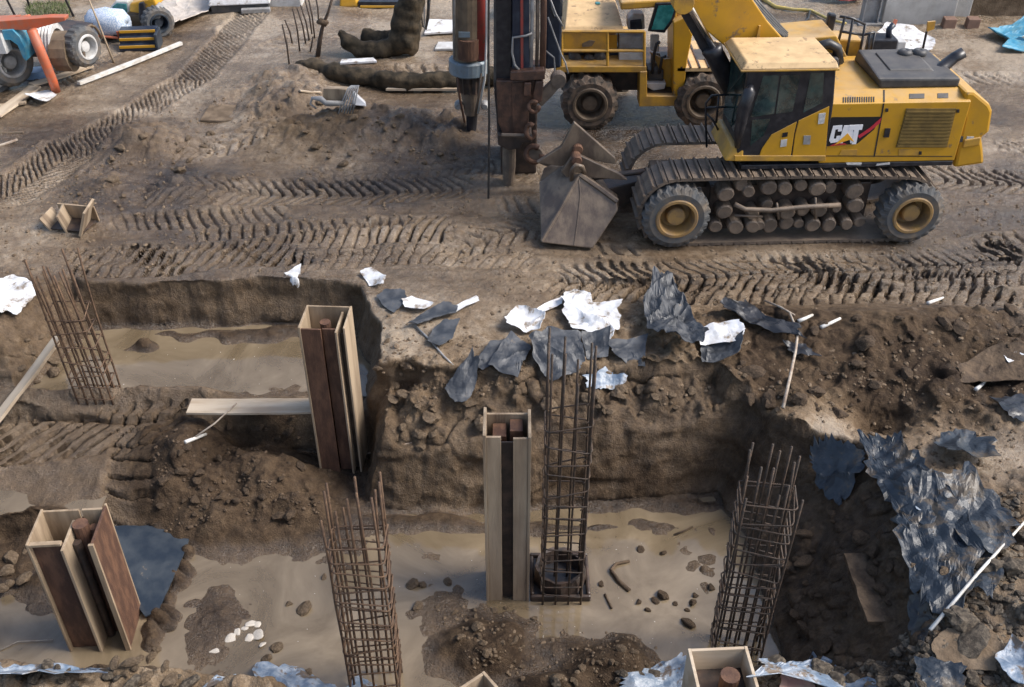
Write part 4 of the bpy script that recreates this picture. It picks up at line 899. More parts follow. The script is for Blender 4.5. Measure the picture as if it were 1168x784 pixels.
form(128, 742, -1.55, 4, 'rusty U shaped column form standing beside the dark blue board in the near left puddle', [
    ('back_board', 'plyedge', -.46, -.07, .50, .53, -.2, 1.80), ('side_board', 'plyedge', -.48, -.455, 0, .53, -.2, 1.82), ('inner_board', 'rust', -.452, -.13, .06, .085, -.2, 1.74), ('front_rim', 'plyedge', -.453, -.12, .0, .055, 1.775, 1.81),
    ('middle_board', 'wood', -.13, -.10, -.03, .42, -.2, 1.74), ('back_board', 'wood', -.05, .17, .52, .55, -.2, 1.78), ('right_board', 'rust', .185, .215, .0, .56, -.2, 1.79), ('board_edge', 'plyedge', .17, .228, -.035, -.003, -.2, 1.80), ('board_edge', 'plyedge', .188, .212, .562, .592, -.2, 1.8)],
    [('steel_pipe', 'rust', -.02, .34, .085, -.2, 1.76), ('steel_pipe', 'rust', .09, .38, .05, -.2, 1.66), ('steel_pipe', 'darksteel', -.06, .22, .05, -.2, 1.6)])
q = P(826, 768, .45)
form(0, 0, 0, 3, 'white rimmed timber form at the bottom edge in front of the close hooped cage', [
    ('front_board', 'woodh', -.25, .25, -.28, -.25, -1.6, 0), ('side_board', 'woodh', -.28, -.25, -.28, .28, -1.6, .004), ('side_board', 'woodh', .25, .28, -.28, .28, -1.6, .004), ('back_board', 'woodh', -.25, .25, .25, .28, -1.6, 0), ('dark_inside', 'darksteel', -.248, .248, -.248, .248, -1.6, -.28)],
    [('steel_pipe', 'rust', .07, .02, .09, -1.5, -.06)]).location = q
q = P(545, 808, .25)
form(0, 0, 0, 38, 'pale timber form whose corner shows at the bottom edge near the dark mud heap', [
    ('front_board', 'wood', -.25, .25, -.28, -.25, -1.8, 0), ('side_board', 'wood', -.28, -.25, -.28, .28, -1.8, .004), ('side_board', 'wood', .25, .28, -.28, .28, -1.8, .004), ('back_board', 'wood', -.25, .25, .25, .28, -1.8, 0), ('dark_inside', 'darksteel', -.248, .248, -.248, .248, -1.8, -.3)]).location = q
q = G(82, 258)
cr = thing('broken_form', 'small broken piece of timber form lying on the mud above the leftmost rebar cage', 'timber form', q, -14)
def bx(nm, m, c, s, rot):
    b = MB(); b.box(-s[0]/2, s[0]/2, -s[1]/2, s[1]/2, -s[2]/2, s[2]/2); o = b.build(nm, M[m], cr, .004); o.location = c; o.rotation_euler = [R(a) for a in rot]
bx('end_board', 'wood', (.33, .0, .20), (.04, .50, .46), (0, 22, 16)); bx('side_board', 'plyedge', (.02, .22, .14), (.66, .03, .3), (8, 0, 4)); bx('middle_board', 'wood', (-.08, -.02, .13), (.03, .44, .34), (0, -14, 22)); bx('end_board', 'wood', (-.34, -.03, .10), (.03, .42, .26), (0, -32, 8)); bx('bottom_board', 'darksteel', (0, .02, .02), (.66, .4, .02), (0, 0, 4))

# ------------------------------------------------------------------ boards and sticks
def board(name, label, cat, a, b_, w, th, m, group=None):
    a = Vector(a); b_ = Vector(b_); d = b_ - a; ln = d.length
    n = 9; b = MB(); rn = random.Random(label); v = []; f = []
    for i in range(n):
        x = -ln/2 + ln*i/(n-1); q = [rn.gauss(0, .004) for _ in range(4)]; sag = -.012*math.cos((i/(n-1)-.5)*math.pi)
        v += [(x, -w/2+q[0], sag), (x, w/2+q[1], sag), (x, w/2+q[1], th+sag), (x, -w/2+q[0], th+sag)]
    f = [(0, 1, 2, 3), (4*n-4, 4*n-1, 4*n-2, 4*n-3)]
    for i in range(n-1):
        for k in range(4): f.append((4*i+k, 4*i+(k+1) % 4, 4*i+4+(k+1) % 4, 4*i+4+k))
    b.add(v, f); o = b.build(name, m, None, .003)
    X = d.normalized(); Y = Vector((0, 0, 1)).cross(X).normalized(); Z = X.cross(Y)
    o.matrix_world = Matrix.Translation((a+b_)/2) @ Matrix((X, Y, Z)).transposed().to_4x4(); return tag(o, label, cat, group)
board('plank', 'pale plank lying across the trench against the rust brown column form', 'plank', P(216, 465, -.60), P(362, 464, -.58), .31, .035, M['woodh'])
board('plank', 'weathered plank leaning diagonally down the bank at the left edge', 'plank', G(-8, 492) + Vector((0, 0, .05)), P(68, 386, -.05), .15, .05, M['woodh'])
def stick(name, label, cat, L, r, m, group=None, on=.02):
    L = [q if isinstance(q, Vector) else G(*q) + Vector((0, 0, on)) for q in L]; o0 = L[0].copy()
    b = MB(); rr = [r*(1-.5*i/len(L)) for i in range(len(L))]; b.tube([q - o0 for q in L], rr, 7); o = b.build(name, m, None, smooth=True); o.location = o0
    return tag(o, label, cat, group)
def lift(px, py, h): return G(px, py) + Vector((0, 0, h))
stick('pipe', 'thin white rod slanting up over the dark rubble at the right edge', 'rod', [lift(1058, 726, .1), lift(1110, 667, .16), lift(1170, 599, .12)], .02, M['whiterod'])
stick('twig', 'tall dry branch leaning on the soil face right of the black foil', 'branch', [lift(892, 470, .05), lift(899, 440, .12), lift(905, 412, .16), lift(908, 390, .14), lift(900, 362, .05)], .024, M['twig'])
stick('twig', 'dry twig lying beside the top of the leaning branch', 'branch', [(872, 345), (890, 352), (906, 362)], .018, M['twig'])
stick('twig', 'straw stalk propped from the pale plank onto the dirt mound', 'stalk', [P(212, 506, -.80), P(245, 483, -.58), P(270, 460, -.53)], .014, M['twig'])
stick('stick', 'short white splinter on the dirt mound below the pale plank', 'stick', [lift(212, 507, .04), lift(236, 500, .05)], .028, M['whiterod'])
stick('stick', 'grey rod sticking out from under the narrow dark sheets', 'rod', [(474, 374), (490, 389), (506, 408), (517, 420)], .018, M['grey'])
stick('twig', 'thin pale root below the rust brown column form', 'root', [(398, 522), (420, 519), (445, 514), (470, 507)], .013, M['twig'])
for (a, b_, l) in (((910, 369), (926, 362), 'short white stick nearest the leaning branch'), ((936, 376), (958, 366), 'longer white stick lying on the brown bank right of the branch'), ((1058, 348), (1075, 342), 'white stick by the tread marks on the right'), ((1112, 448), (1124, 436), 'bent pale root on the muddy bank by the right edge')):
    stick('stick', l, 'stick', [a, ((a[0]+b_[0])/2, (a[1]+b_[1])/2), b_], .03, M['whiterod'], on=.03)
stick('root', 'dark curved root floating in the water right of the tallest rebar cage', 'root', [P(718, 674, -1.52), P(705, 662, -1.51), P(697, 650, -1.5), P(703, 643, -1.5), P(718, 640, -1.51)], .03, M['rockdark'])
stick('root', 'small dark twig floating below the curved root', 'twig', [P(690, 678, -1.52), P(698, 694, -1.51)], .016, M['rockdark'])
stick('root', 'thin dark root floating near the back wall of the water', 'root', [P(770, 610, -1.52), P(780, 606, -1.51), P(790, 601, -1.51)], .016, M['rockdark'])
stick('cable', 'thin pale line lying in the left puddle before the U shaped form', 'line', [P(0, 742, -1.52), P(20, 732, -1.51), P(60, 730, -1.51)], .008, M['twig'])

# ------------------------------------------------------------------ torn sheets
def sheet(name, label, cat, px, m, amp=.06, lift_=.03, th=.008, seed=0, curl=.06, group=None, f=2.2, zf=None, parent=None, rag=.04, fh=1.3, ck=.35, gr_=1.08):
    mx = sum(p[0] for p in px)/len(px); my = sum(p[1] for p in px)/len(px); px = [(mx+(x-mx)*gr_, my+(y-my)*gr_) for x, y in px]
    B = [G(x, y) for x, y in px]; n = len(B)
    if zf is not None: B = [P(x, y, zf) for x, y in px]
    K = 8; ring = []
    for i in range(n):
        a, b_ = B[i], B[(i+1) % n]
        for k in range(K):
            t = k/K; ring.append(a.lerp(b_, t))
    RN = random.Random(seed*31+5); m_ = len(ring); JT = [RN.gauss(0, .45) for _ in ring]; c = sum(ring, Vector())/m_
    X = [[c.x]]; Y = [[c.y]]; NR = 16; fr = [0]
    px_, py_ = [c.x], [c.y]; rr = [0.0]
    for j in range(1, NR+1):
        q = (j/NR)**.85
        for i, p in enumerate(ring):
            s = q*(1 + rag*(.6*math.sin(i*.9+seed) + JT[i])*(j/NR)**2)
            px_.append(c.x+(p.x-c.x)*s); py_.append(c.y+(p.y-c.y)*s); rr.append(j/NR)
    x = np.array(px_); y = np.array(py_); r = np.array(rr)
    g = look(x, y) if zf is None else np.full(x.shape, zf)
    # the sheet bridges the small hollows
    if zf is None:
        e_ = .07; g2 = sum(look(x+.22*math.cos(q*.785), y+.22*math.sin(q*.785))+look(x+.1*math.cos(q*.785), y+.1*math.sin(q*.785)) for q in range(8))/16
        A_ = np.stack([x-c.x, y-c.y, np.ones_like(x)], 1); co = np.linalg.lstsq(A_, g2, rcond=None)[0]; g0 = g; g = .5*g2+.5*(A_@co)
    else: g0 = g
    an = RN.random()*3; u = x*math.cos(an)+y*math.sin(an); v = -x*math.sin(an)+y*math.cos(an)
    crease = np.zeros_like(u)
    for q in range(4):
        a_ = RN.random()*6.3; s_ = f*(.45+.5*q)*RN.uniform(.7, 1.2); ww = u+.10*vn(u*2, v*2, seed+q)
        crease += np.abs(((ww*math.cos(a_)+v*math.sin(a_))*s_+RN.random()) % 1-.5)*2/(1+.8*q)
    crease = crease/2.1
    fz = np.zeros_like(u); sz = max(max(x)-min(x), max(y)-min(y))/2
    for q in range(5):
        a_ = RN.random()*6.3; dd = (x-c.x)*math.cos(a_)+(y-c.y)*math.sin(a_)+.03*vn(x*3, y*3, seed+q+40)-sz*RN.uniform(-.1, .55)
        fz = fz + amp*RN.uniform(-.5, 1.5)*np.maximum(0, dd)/sz*fh
    fold = 1-np.abs(vn(u*f*1.6+.4*vn(u*3, v*3, seed), v*f*.55, seed+7)); fold2 = 1-np.abs(vn(u*f*.9+9, v*f*2.3, seed+8)); fine = fbm(u, v, f*3.3, 3, seed+9)
    z = g + lift_ + fz + amp*(ck*crease + .25*fold**3 + .10*fine) + curl*np.maximum(0, vn(u*1.4, v*1.4, seed+11))*r**3
    z = np.maximum(z, g0+.012-.09*r**4*(vn(x*2.5, y*2.5, seed+21) > .1))
    o0 = Vector((c.x, c.y, float(z.min())))
    b = MB(); V = [(float(x[i])-o0.x, float(y[i])-o0.y, float(z[i])-o0.z) for i in range(len(x))]
    F = [(0, 1+i, 1+(i+1) % m_) for i in range(m_)]
    for j in range(NR-1):
        a = 1+j*m_; d = a+m_
        F += [(a+i, d+i, d+(i+1) % m_, a+(i+1) % m_) for i in range(m_)]
    b.add(V, F); o = b.build(name, m, parent, smooth=False, solid=th); o.location = o0
    return tag(o, label, cat, group)
T = 'tarp'; Bk_ = 'tarpblk'; W_ = 'white'; U_ = 'tarpblue'; PB = 'bluepale'
SH = [
 ('bitumen_sheet', 'small dark sheet farthest left on the mud plateau, beside the trench corner', 'sheet', [(431, 342), (440, 335), (461, 336), (463, 346), (449, 358), (440, 352)], T, .04),
 ('white_scrap', 'white scrap between the two small dark sheets on the left of the plateau', 'scrap', [(460, 347), (470, 342), (494, 351), (483, 358), (463, 356)], W_, .05),
 ('bitumen_sheet', 'long dark sheet with a white scrap at its right tip', 'sheet', [(468, 373), (482, 362), (505, 350), (521, 353), (518, 362), (496, 368), (478, 375)], T, .06),
 ('white_scrap', 'thin white scrap pointing right from the long dark sheet', 'scrap', [(518, 354), (543, 341), (546, 347), (530, 354), (521, 358)], W_, .04),
 ('bitumen_sheet', 'triangular dark sheet just below the long dark sheet', 'sheet', [(489, 393), (494, 382), (506, 371), (523, 371), (515, 391), (501, 398)], T, .05),
 ('bitumen_sheet', 'bent blue black sheet lowest on the slope left of the slotted form', 'sheet', [(509, 452), (520, 432), (538, 412), (546, 424), (541, 448), (532, 468), (520, 476)], T, .14),
 ('bitumen_sheet', 'dark sheet tucked behind the grey rectangular sheet', 'sheet', [(545, 414), (560, 396), (580, 390), (577, 406), (551, 432)], T, .07),
 ('bitumen_sheet', 'grey rectangular sheet with rusty left edge above the slotted form', 'sheet', [(559, 428), (583, 390), (605, 401), (590, 438)], T, .10),
 ('white_scrap', 'crumpled white scrap in the middle of the plateau above the grey rectangular sheet', 'scrap', [(578, 373), (590, 359), (603, 362), (620, 369), (615, 380), (600, 382), (580, 378)], W_, .14),
 ('pale_scrap', 'flat dirty white strip lying left of the largest white sheet', 'scrap', [(610, 358), (621, 350), (642, 344), (640, 351), (618, 361)], W_, .02),
 ('white_sheet', 'largest white curled sheet on the plateau behind the tallest rebar cage', 'sheet', [(643, 346), (654, 340), (673, 342), (676, 352), (692, 353), (708, 350), (702, 362), (706, 372), (696, 389), (680, 389), (655, 377), (645, 361)], W_, .16),
 ('bitumen_sheet', 'dark sheet folded under the largest white sheet', 'sheet', [(664, 388), (694, 388), (692, 412), (670, 412)], T, .1),
 ('bitumen_sheet', 'flat slate grey sheet right of the tallest rebar cage', 'sheet', [(694, 396), (736, 391), (733, 427), (715, 419), (698, 408)], T, .05),
 ('bitumen_sheet', 'tall crumpled grey sheet heaped up in the middle of the row of scraps', 'sheet', [(735, 362), (745, 346), (764, 343), (784, 362), (792, 380), (802, 402), (795, 429), (775, 424), (758, 402), (738, 386)], T, .26),
 ('white_sheet', 'white crumpled sheet beside the tall crumpled grey sheet', 'sheet', [(792, 383), (815, 376), (840, 376), (846, 390), (839, 401), (800, 402)], W_, .16),
 ('bitumen_sheet', 'dark lower sheet hanging under the crumpled white sheet', 'sheet', [(800, 402), (843, 396), (841, 412), (816, 426), (801, 420)], T, .1),
 ('black_foil', 'long black foil lying at the foot of the brown bank', 'foil', [(820, 360), (850, 354), (880, 370), (902, 380), (908, 396), (880, 386), (842, 372)], Bk_, .12),
 ('black_foil', 'small black foil end right of the leaning branch', 'foil', [(893, 396), (915, 398), (932, 409), (918, 413), (899, 407)], Bk_, .08),
 ('bitumen_sheet', 'dark crumpled sheet behind the upper bars of the tallest rebar cage', 'sheet', [(606, 400), (625, 392), (660, 396), (664, 420), (655, 440), (630, 440), (612, 422)], T, .14),
 ('white_scrap', 'dirty bluish white scraps on the soil edge right of the tallest rebar cage', 'scrap', [(668, 436), (690, 430), (714, 428), (710, 444), (690, 450), (672, 446)], PB, .09),
 ('snow_white_sheet', 'bright white sheet on the bank at the left edge behind the leftmost cage', 'sheet', [(-6, 326), (18, 320), (40, 332), (44, 350), (24, 366), (8, 362), (-6, 368)], W_, .12),
 ('white_scrap', 'tiny white scrap on the mud near the trench corner', 'scrap', [(325, 313), (344, 308), (341, 326), (334, 322)], W_, .05),
 ('white_scrap', 'white scrap hanging over the corner of the flooded trench', 'scrap', [(412, 315), (424, 311), (440, 321), (437, 330), (422, 327)], W_, .07),
 ('blue_foil', 'crumpled blue foil hanging over the dark trench near its left rim', 'foil', [(922, 520), (940, 512), (965, 522), (984, 526), (976, 548), (962, 572), (950, 582), (934, 566), (924, 546)], U_, .16),
 ('blue_foil', 'dark blue foil draped along the right rim of the trench', 'foil', [(982, 514), (1000, 505), (1024, 514), (1050, 545), (1078, 580), (1074, 606), (1036, 606), (1012, 580), (990, 552)], U_, .16),
 ('blue_foil', 'muddy blue foil hanging down the rim below the dark blue one', 'foil', [(1014, 578), (1056, 572), (1092, 606), (1112, 650), (1082, 704), (1046, 700), (1024, 640)], U_, .18),
 ('blue_foil', 'blue grey foil half buried on the right bank near the white rod', 'foil', [(1066, 560), (1100, 552), (1150, 600), (1140, 640), (1100, 630), (1072, 600)], U_, .14),
 ('blue_foil', 'pale blue patch of foil on the edge of the muddy flat', 'foil', [(1040, 568), (1062, 560), (1080, 574), (1074, 594), (1046, 590)], PB, .07),
 ('blue_foil', 'torn dark foil strip on the rubble right of the muddy blue foil', 'foil', [(1100, 640), (1124, 632), (1140, 660), (1126, 690), (1106, 676)], U_, .10),
 ('blue_foil', 'crumpled dark foil at the top end of the trench beside the hollow', 'foil', [(1066, 508), (1090, 496), (1126, 510), (1130, 530), (1100, 536), (1074, 530)], U_, .12),
 ('black_foil', 'black foil hanging low on the dark trench slope', 'foil', [(1036, 690), (1054, 682), (1066, 712), (1050, 736), (1034, 722)], Bk_, .10),
 ('blue_foil', 'blue foil scrap by the bottom edge right of the tilted slab', 'foil', [(1132, 760), (1150, 740), (1172, 748), (1172, 790), (1146, 784)], PB, .10),
 ('blue_foil', 'dark foil poking out below the tilted slab', 'foil', [(1040, 764), (1062, 756), (1096, 772), (1090, 796), (1046, 792)], U_, .10),
 ('black_foil', 'black foil lying at the right edge above the muddy flat', 'foil', [(1130, 462), (1172, 456), (1172, 486), (1148, 480)], Bk_, .08),
 ('white_scrap', 'white scrap by the right edge on the woven mat', 'scrap', [(1144, 408), (1160, 404), (1166, 414), (1150, 416)], W_, .04),
 ('blue_foil', 'pale blue foil along the bottom edge below the U shaped form', 'foil', [(-10, 790), (0, 768), (40, 756), (75, 752), (110, 764), (120, 790)], PB, .14),
 ('blue_foil', 'pale blue foil heaped along the bottom edge left of the brown rebar cage', 'foil', [(225, 800), (250, 776), (300, 764), (345, 758), (385, 758), (410, 772), (425, 800)], PB, .12),
 ('blue_foil', 'blue foil shreds between the pale corner form and the white rimmed form', 'foil', [(700, 800), (715, 776), (755, 762), (778, 756), (790, 770), (790, 800)], PB, .12),
 ('blue_foil', 'muddy foil heap at the bottom right of the white rimmed form', 'foil', [(862, 800), (872, 768), (905, 752), (950, 752), (985, 768), (1010, 800)], PB, .16),
 ('pink_rag', 'dirty pink rag lying right of the white rimmed form', 'rag', [(888, 792), (892, 770), (905, 768), (928, 784), (926, 800)], 'glove', .05),
 ('woven_mat', 'dark woven mat lying on the soil at the right edge', 'mat', [(1095, 418), (1130, 404), (1175, 402), (1175, 440), (1130, 442), (1100, 436)], 'rockdark', .05),
 ('flat_slab', 'grey brown flat slab tilted on the bottom right rubble', 'slab', [(1062, 738), (1080, 722), (1120, 724), (1148, 745), (1130, 768), (1090, 768), (1070, 756)], 'rock', .03),
]
for i, (nm, lb, ct, px, m, amp) in enumerate(SH): sheet(nm, lb, ct, px, M[m], amp, .025, .007, i+1, .05 + amp*.25, f=1.7 if m == W_ else 2.8 if m in (U_, PB) else 2.8, rag=.13 if m in (U_, PB, Bk_) else .05, fh=.5 if m in (U_, PB) else .5 if m == W_ else .6, ck=.9 if m in (U_, PB) else .85)
sheet('slate_board', 'dark blue board lying flat in the mud behind the U shaped form', 'board', [(108, 606), (165, 603), (214, 614), (206, 636), (180, 694), (166, 700), (122, 640)], M['slate'], .008, .02, .02, 77, .0, zf=-1.475, rag=.003)
board('slab', 'greyish slab leaning deep in the dark trench on the right', 'slab', lift(972, 640, .06), lift(1000, 718, .06), .24, .06, M['rockdark'])

# ------------------------------------------------------------------ stones and clods
import bmesh
def stone_mesh(name, seed, ang):
    rn = random.Random(seed); b = bmesh.new(); bmesh.ops.create_icosphere(b, subdivisions=3, radius=1)
    pl = [(Vector((rn.gauss(0, 1), rn.gauss(0, 1), rn.gauss(0, 1))).normalized(), .5 + .35*rn.random()) for _ in range(12)]
    for v in b.verts:
        p = v.co.copy()
        for n, d in pl:
            k = p.dot(n)
            if k > d: p -= n*(k-d)*(.97 if ang else .6)
        p *= 1 + .10*math.sin(p.x*5+seed)*math.sin(p.y*4.3+1)*math.sin(p.z*4.7+2) + .05*math.sin(p.x*13+seed)*math.sin(p.y*11)
        v.co = Vector((p.x*1.1, p.y*.85, p.z*.66))
    me = bpy.data.meshes.new(name); b.to_mesh(me); b.free()
    for p in me.polygons: p.use_smooth = not ang
    return me
TPL = {}
def stones(name, label, cat, group, pos, m, ang=True, sink=.3, flat=1):
    if name == 'rubble_stone': ang = True
    key = (name, m)
    if key not in TPL:
        TPL[key] = [stone_mesh(name, hash_(name)+k*7, ang) for k in range(6)]
        for me in TPL[key]: me.materials.append(M[m])
    for (p, s) in pos:
        o = bpy.data.objects.new(name, rnd.choice(TPL[key])); COL.objects.link(o)
        o.location = p + Vector((0, 0, s*(.62*flat - sink))); o.scale = (s*rnd.uniform(.8, 1.3), s*rnd.uniform(.8, 1.2), s*rnd.uniform(.75, 1.1)*flat); o.rotation_euler = (rnd.uniform(-.3, .3), rnd.uniform(-.3, .3), rnd.uniform(0, 6.3))
        tag(o, label, cat, group)
def hash_(s): return sum(ord(c)*(i+3) for i, c in enumerate(s)) % 1000
def inpoly(x, y, L):
    r = False
    for i in range(len(L)):
        (ax, ay), (bx_, by) = L[i], L[i-1]
        if (ay > y) != (by > y) and x < (bx_-ax)*(y-ay)/(by-ay)+ax: r = not r
    return r
def scat(n, L, s0, s1, z=None, pw=2.2):
    out = []; xs = [p[0] for p in L]; ys = [p[1] for p in L]
    while len(out) < n:
        x = rnd.uniform(min(xs), max(xs)); y = rnd.uniform(min(ys), max(ys))
        if inpoly(x, y, L): out.append((G(x, y) if z is None else P(x, y, z), s0 + (s1-s0)*rnd.random()**pw))
    return out
g = 'clods in the pit water'
stones('mud_clod', 'dark mud clod standing out of the muddy water right of the tallest rebar cage', 'clod', g, [(P(x, y, -1.54), s) for x, y, s in ((757, 681, .09), (748, 687, .06), (785, 712, .08), (790, 688, .06), (793, 680, .045), (728, 688, .05), (738, 697, .05), (770, 690, .045), (783, 697, .04), (686, 668, .05), (730, 628, .06), (756, 632, .05), (800, 650, .04), (812, 672, .06))], 'rockdark', sink=.25)
stones('mud_clod', 'brown stone half sunk in the water around the brown rebar cage', 'stone', 'stones round the brown rebar cage', [(P(x, y, -1.54), s) for x, y, s in ((346, 697, .10), (470, 668, .10), (482, 668, .07), (476, 692, .07), (510, 664, .06), (500, 694, .05), (505, 752, .04), (610, 706, .05), (330, 690, .05), (370, 660, .05), (315, 740, .07), (305, 752, .09), (352, 768, .06))], 'rock', sink=.3)
stones('pale_pebble', 'white flat pebble in the puddle right of the dark blue board', 'pebble', 'white pebbles in the puddle', [(P(x, y, -1.53), s) for x, y, s in ((287, 712, .075), (293, 724, .085), (262, 729, .075), (271, 721, .05), (279, 717, .045), (294, 713, .05), (284, 728, .06), (266, 716, .04), (300, 735, .05), (245, 742, .07))], 'pebble', False, .14, .32)
stones('boulder', 'mud coated boulder on the slope between the two trenches', 'boulder', 'boulders on the slope between the trenches', scat(42, [(430, 370), (470, 400), (510, 480), (620, 490), (760, 470), (830, 480), (800, 440), (640, 450), (540, 490), (470, 520), (430, 470)], .04, .15), 'rock')
stones('mud_clod', 'dark clod on the shaded trench slope below the hanging blue foil', 'clod', 'clods on the dark trench slope', scat(34, [(880, 560), (960, 580), (1030, 640), (1040, 700), (1000, 750), (900, 750)], .04, .13), 'rockdark', sink=.42)
stones('boulder', 'brown clod on the rough soil bank above the dark trench', 'clod', 'clods on the right soil bank', scat(46, [(840, 420), (900, 370), (1000, 350), (1168, 345), (1168, 410), (1060, 420), (960, 480), (840, 480)], .04, .15), 'rockdark', sink=.4)
stones('rubble_stone', 'grey rubble stone on the heap at the right edge below the muddy flat', 'stone', 'rubble stones on the near right heap', scat(52, [(1070, 600), (1168, 560), (1168, 784), (1010, 784), (1040, 740), (1080, 700)], .05, .19), 'rockgrey')
stones('rubble_stone', 'muddy clod resting on or beside the blue foil of the right rim', 'clod', 'clods on the right rim foil', scat(30, [(990, 510), (1060, 560), (1120, 600), (1120, 700), (1050, 690), (1020, 600)], .04, .12), 'rock', sink=.1)
stones('rubble_stone', 'stone in the strip of rubble along the bottom edge', 'stone', 'stones along the bottom edge', scat(30, [(860, 765), (1060, 755), (1060, 784), (860, 784)], .05, .15) + scat(14, [(0, 768), (60, 762), (230, 778), (230, 784), (0, 784)], .04, .10) + scat(12, [(600, 772), (790, 765), (790, 784), (600, 784)], .04, .09), 'rockgrey')
stones('mud_clod', 'clod of wet mud on the heap between the pale plank and the main water', 'clod', 'clods on the left mud heap', scat(40, [(190, 500), (260, 480), (370, 500), (380, 560), (330, 600), (190, 600), (175, 560)], .035, .11), 'rockdark')
stones('mud_clod', 'wet clod on the small mud heap by the bottom edge', 'clod', 'clods on the small near heaps', scat(34, [(500, 695), (600, 690), (612, 760), (740, 735), (740, 784), (620, 784), (540, 760)], .03, .08) + scat(14, [(110, 750), (190, 740), (200, 778), (120, 778)], .04, .1), 'rock')
stones('field_stone', 'grey stone at the left side of the U shaped form', 'stone', 'stones left of the U shaped form', [(P(x, y, -1.45), s) for x, y, s in ((14, 640, .13), (10, 652, .11), (30, 630, .09), (4, 672, .10), (28, 662, .1), (12, 668, .08), (20, 610, .06))], 'rock')
stones('mud_clod', 'clod of soil on the far dirt pile left of the hanging hammer', 'clod', 'clods on the far dirt pile', scat(30, [(310, 110), (370, 90), (420, 130), (520, 135), (520, 185), (360, 195), (320, 150)], .05, .12), 'rock', sink=.42)
stones('mud_clod', 'clod of soil beside the long diagonal tread mark', 'clod', 'clods beside the diagonal tread mark', scat(22, [(60, 220), (150, 140), (240, 130), (260, 170), (180, 210), (90, 265)], .05, .13), 'rock', sink=.42)
stones('boulder', 'stone sunk in the bank beside the leftmost rebar cage', 'stone', 'stones on the left bank', scat(16, [(0, 400), (60, 380), (110, 440), (20, 455)], .05, .14), 'rock')
def gravel(name, L, n, s0, s1, m, z=None):
    """loose grit: one object"""
    b = bmesh.new(); base = bmesh.new(); bmesh.ops.create_icosphere(base, subdivisions=1, radius=1); V0 = [v.co.copy() for v in base.verts]; F0 = [[v.index for v in f.verts] for f in base.faces]
    mb = MB(); xs = [p[0] for p in L]; ys = [p[1] for p in L]; cnt = 0; X = []; 
    while cnt < n:
        x = rnd.uniform(min(xs), max(xs)); y = rnd.uniform(min(ys), max(ys))
        if inpoly(x, y, L): X.append((x, y)); cnt += 1
    Q = [P(x, y, 0 if z is None else z) for x, y in X]; xa = np.array([q.x for q in Q]); ya = np.array([q.y for q in Q])
    if z is None:
        za = look(xa, ya)
        for _ in range(5):
            Q = [P(x, y, float(k)) for (x, y), k in zip(X, za)]; xa = np.array([q.x for q in Q]); ya = np.array([q.y for q in Q]); za = look(xa, ya)
    else: za = np.full(xa.shape, z)
    for x, y, zz in zip(xa, ya, za):
        s = s0+(s1-s0)*rnd.random()**2.5; a = rnd.uniform(0, 6.3); sx = s*rnd.uniform(.7, 1.5); sy = s*rnd.uniform(.7, 1.2); sz = s*rnd.uniform(.5, .9)
        mb.add([(x+v.x*sx*math.cos(a)-v.y*sy*math.sin(a), y+v.x*sx*math.sin(a)+v.y*sy*math.cos(a), zz+v.z*sz+rnd.gauss(0, .1)*s) for v in V0], F0)
    tag(mb.build(name, M[m]), kind='stuff')
gravel('grit', [(430, 350), (640, 400), (860, 420), (1168, 345), (1168, 600), (1010, 500), (930, 480), (560, 490), (440, 500)], 1300, .008, .04, 'rock')
gravel('rubble', [(1060, 560), (1168, 560), (1168, 784), (860, 784), (870, 765), (1010, 752), (1060, 690)], 1500, .01, .055, 'rockgrey')
gravel('crumbs', [(170, 490), (370, 490), (390, 600), (180, 610)], 420, .008, .035, 'rockdark')
gravel('crumbs', [(490, 690), (600, 690), (750, 735), (750, 784), (540, 770)], 380, .007, .03, 'rock')
gravel('soil_crumbs', [(0, 180), (320, 90), (540, 130), (560, 300), (0, 320)], 1600, .01, .04, 'rock')
gravel('soil_crumbs', [(560, 250), (1168, 220), (1168, 350), (560, 360)], 1300, .008, .035, 'rock')
gravel('litter', [(60, 380), (360, 380), (350, 460), (130, 460)], 26, .005, .010, 'pebble', -.80)
gravel('litter', [(420, 620), (840, 600), (840, 740), (300, 740), (230, 650)], 80, .004, .009, 'pebble', -1.53)
# ------------------------------------------------------------------ the far left: trailer, loader, bundle
L_ = Frame(P(64, 104), 0)
tr_ = thing('equipment_trailer', 'orange framed trailer with grey tyres, blue mudguard and corrugated grey drum at the left edge', 'trailer', L_.o)
def lp(name, m, px, c, th, parent=tr_, bevel=.01, fr=L_):
    b = MB(); b.prism(fr.pts(px, c), c, c + th); return b.build(name, m, parent, bevel)
def rwheel(parent, p, r, wd, deg, tm, rm):
    w_ = wheel(parent, (0, 0, 0), r, wd, tm, rm, rm, .02, 18); w_.location = p; w_.rotation_euler = (0, 0, R(deg)); return w_
rwheel(tr_, L_.at3(100, 54, .4), .43, .3, 66, M['rubber'], M['ltgrey'])
rwheel(tr_, L_.at3(14, 72, .1), .52, .35, 55, M['rubber'], M['grey'])
rwheel(tr_, L_.at3(-8, 85, -.1), .5, .35, 55, M['rubber'], M['whiterod'])
b = MB()
for k in range(13):
    pass
a, z = L_.at(58, 49, .5); prof = []
for k in range(11): prof += [(.41 + .03*(k % 2), -.17 + .34*k/10)]
b.lathe([(.3, -.17)] + prof + [(.3, .17)], (a, .5, z), 'x', 32); b.build('corrugated_drum', M['ltgrey'], tr_, smooth=False)
a, z = L_.at(78, 53, .7); b = MB(); b.lathe([(.1, -.14), (.42, -.14), (.42, .2), (.1, .2)], (a, .4, z), 'x', 14); b.build('timber_packing', M['brownpaint'], tr_)
lp('drawbar', M['orange'], [(-20, 26), (56, 20), (74, 20), (74, 24), (48, 31), (34, 35), (10, 34), (-20, 33)], -.1, .22)
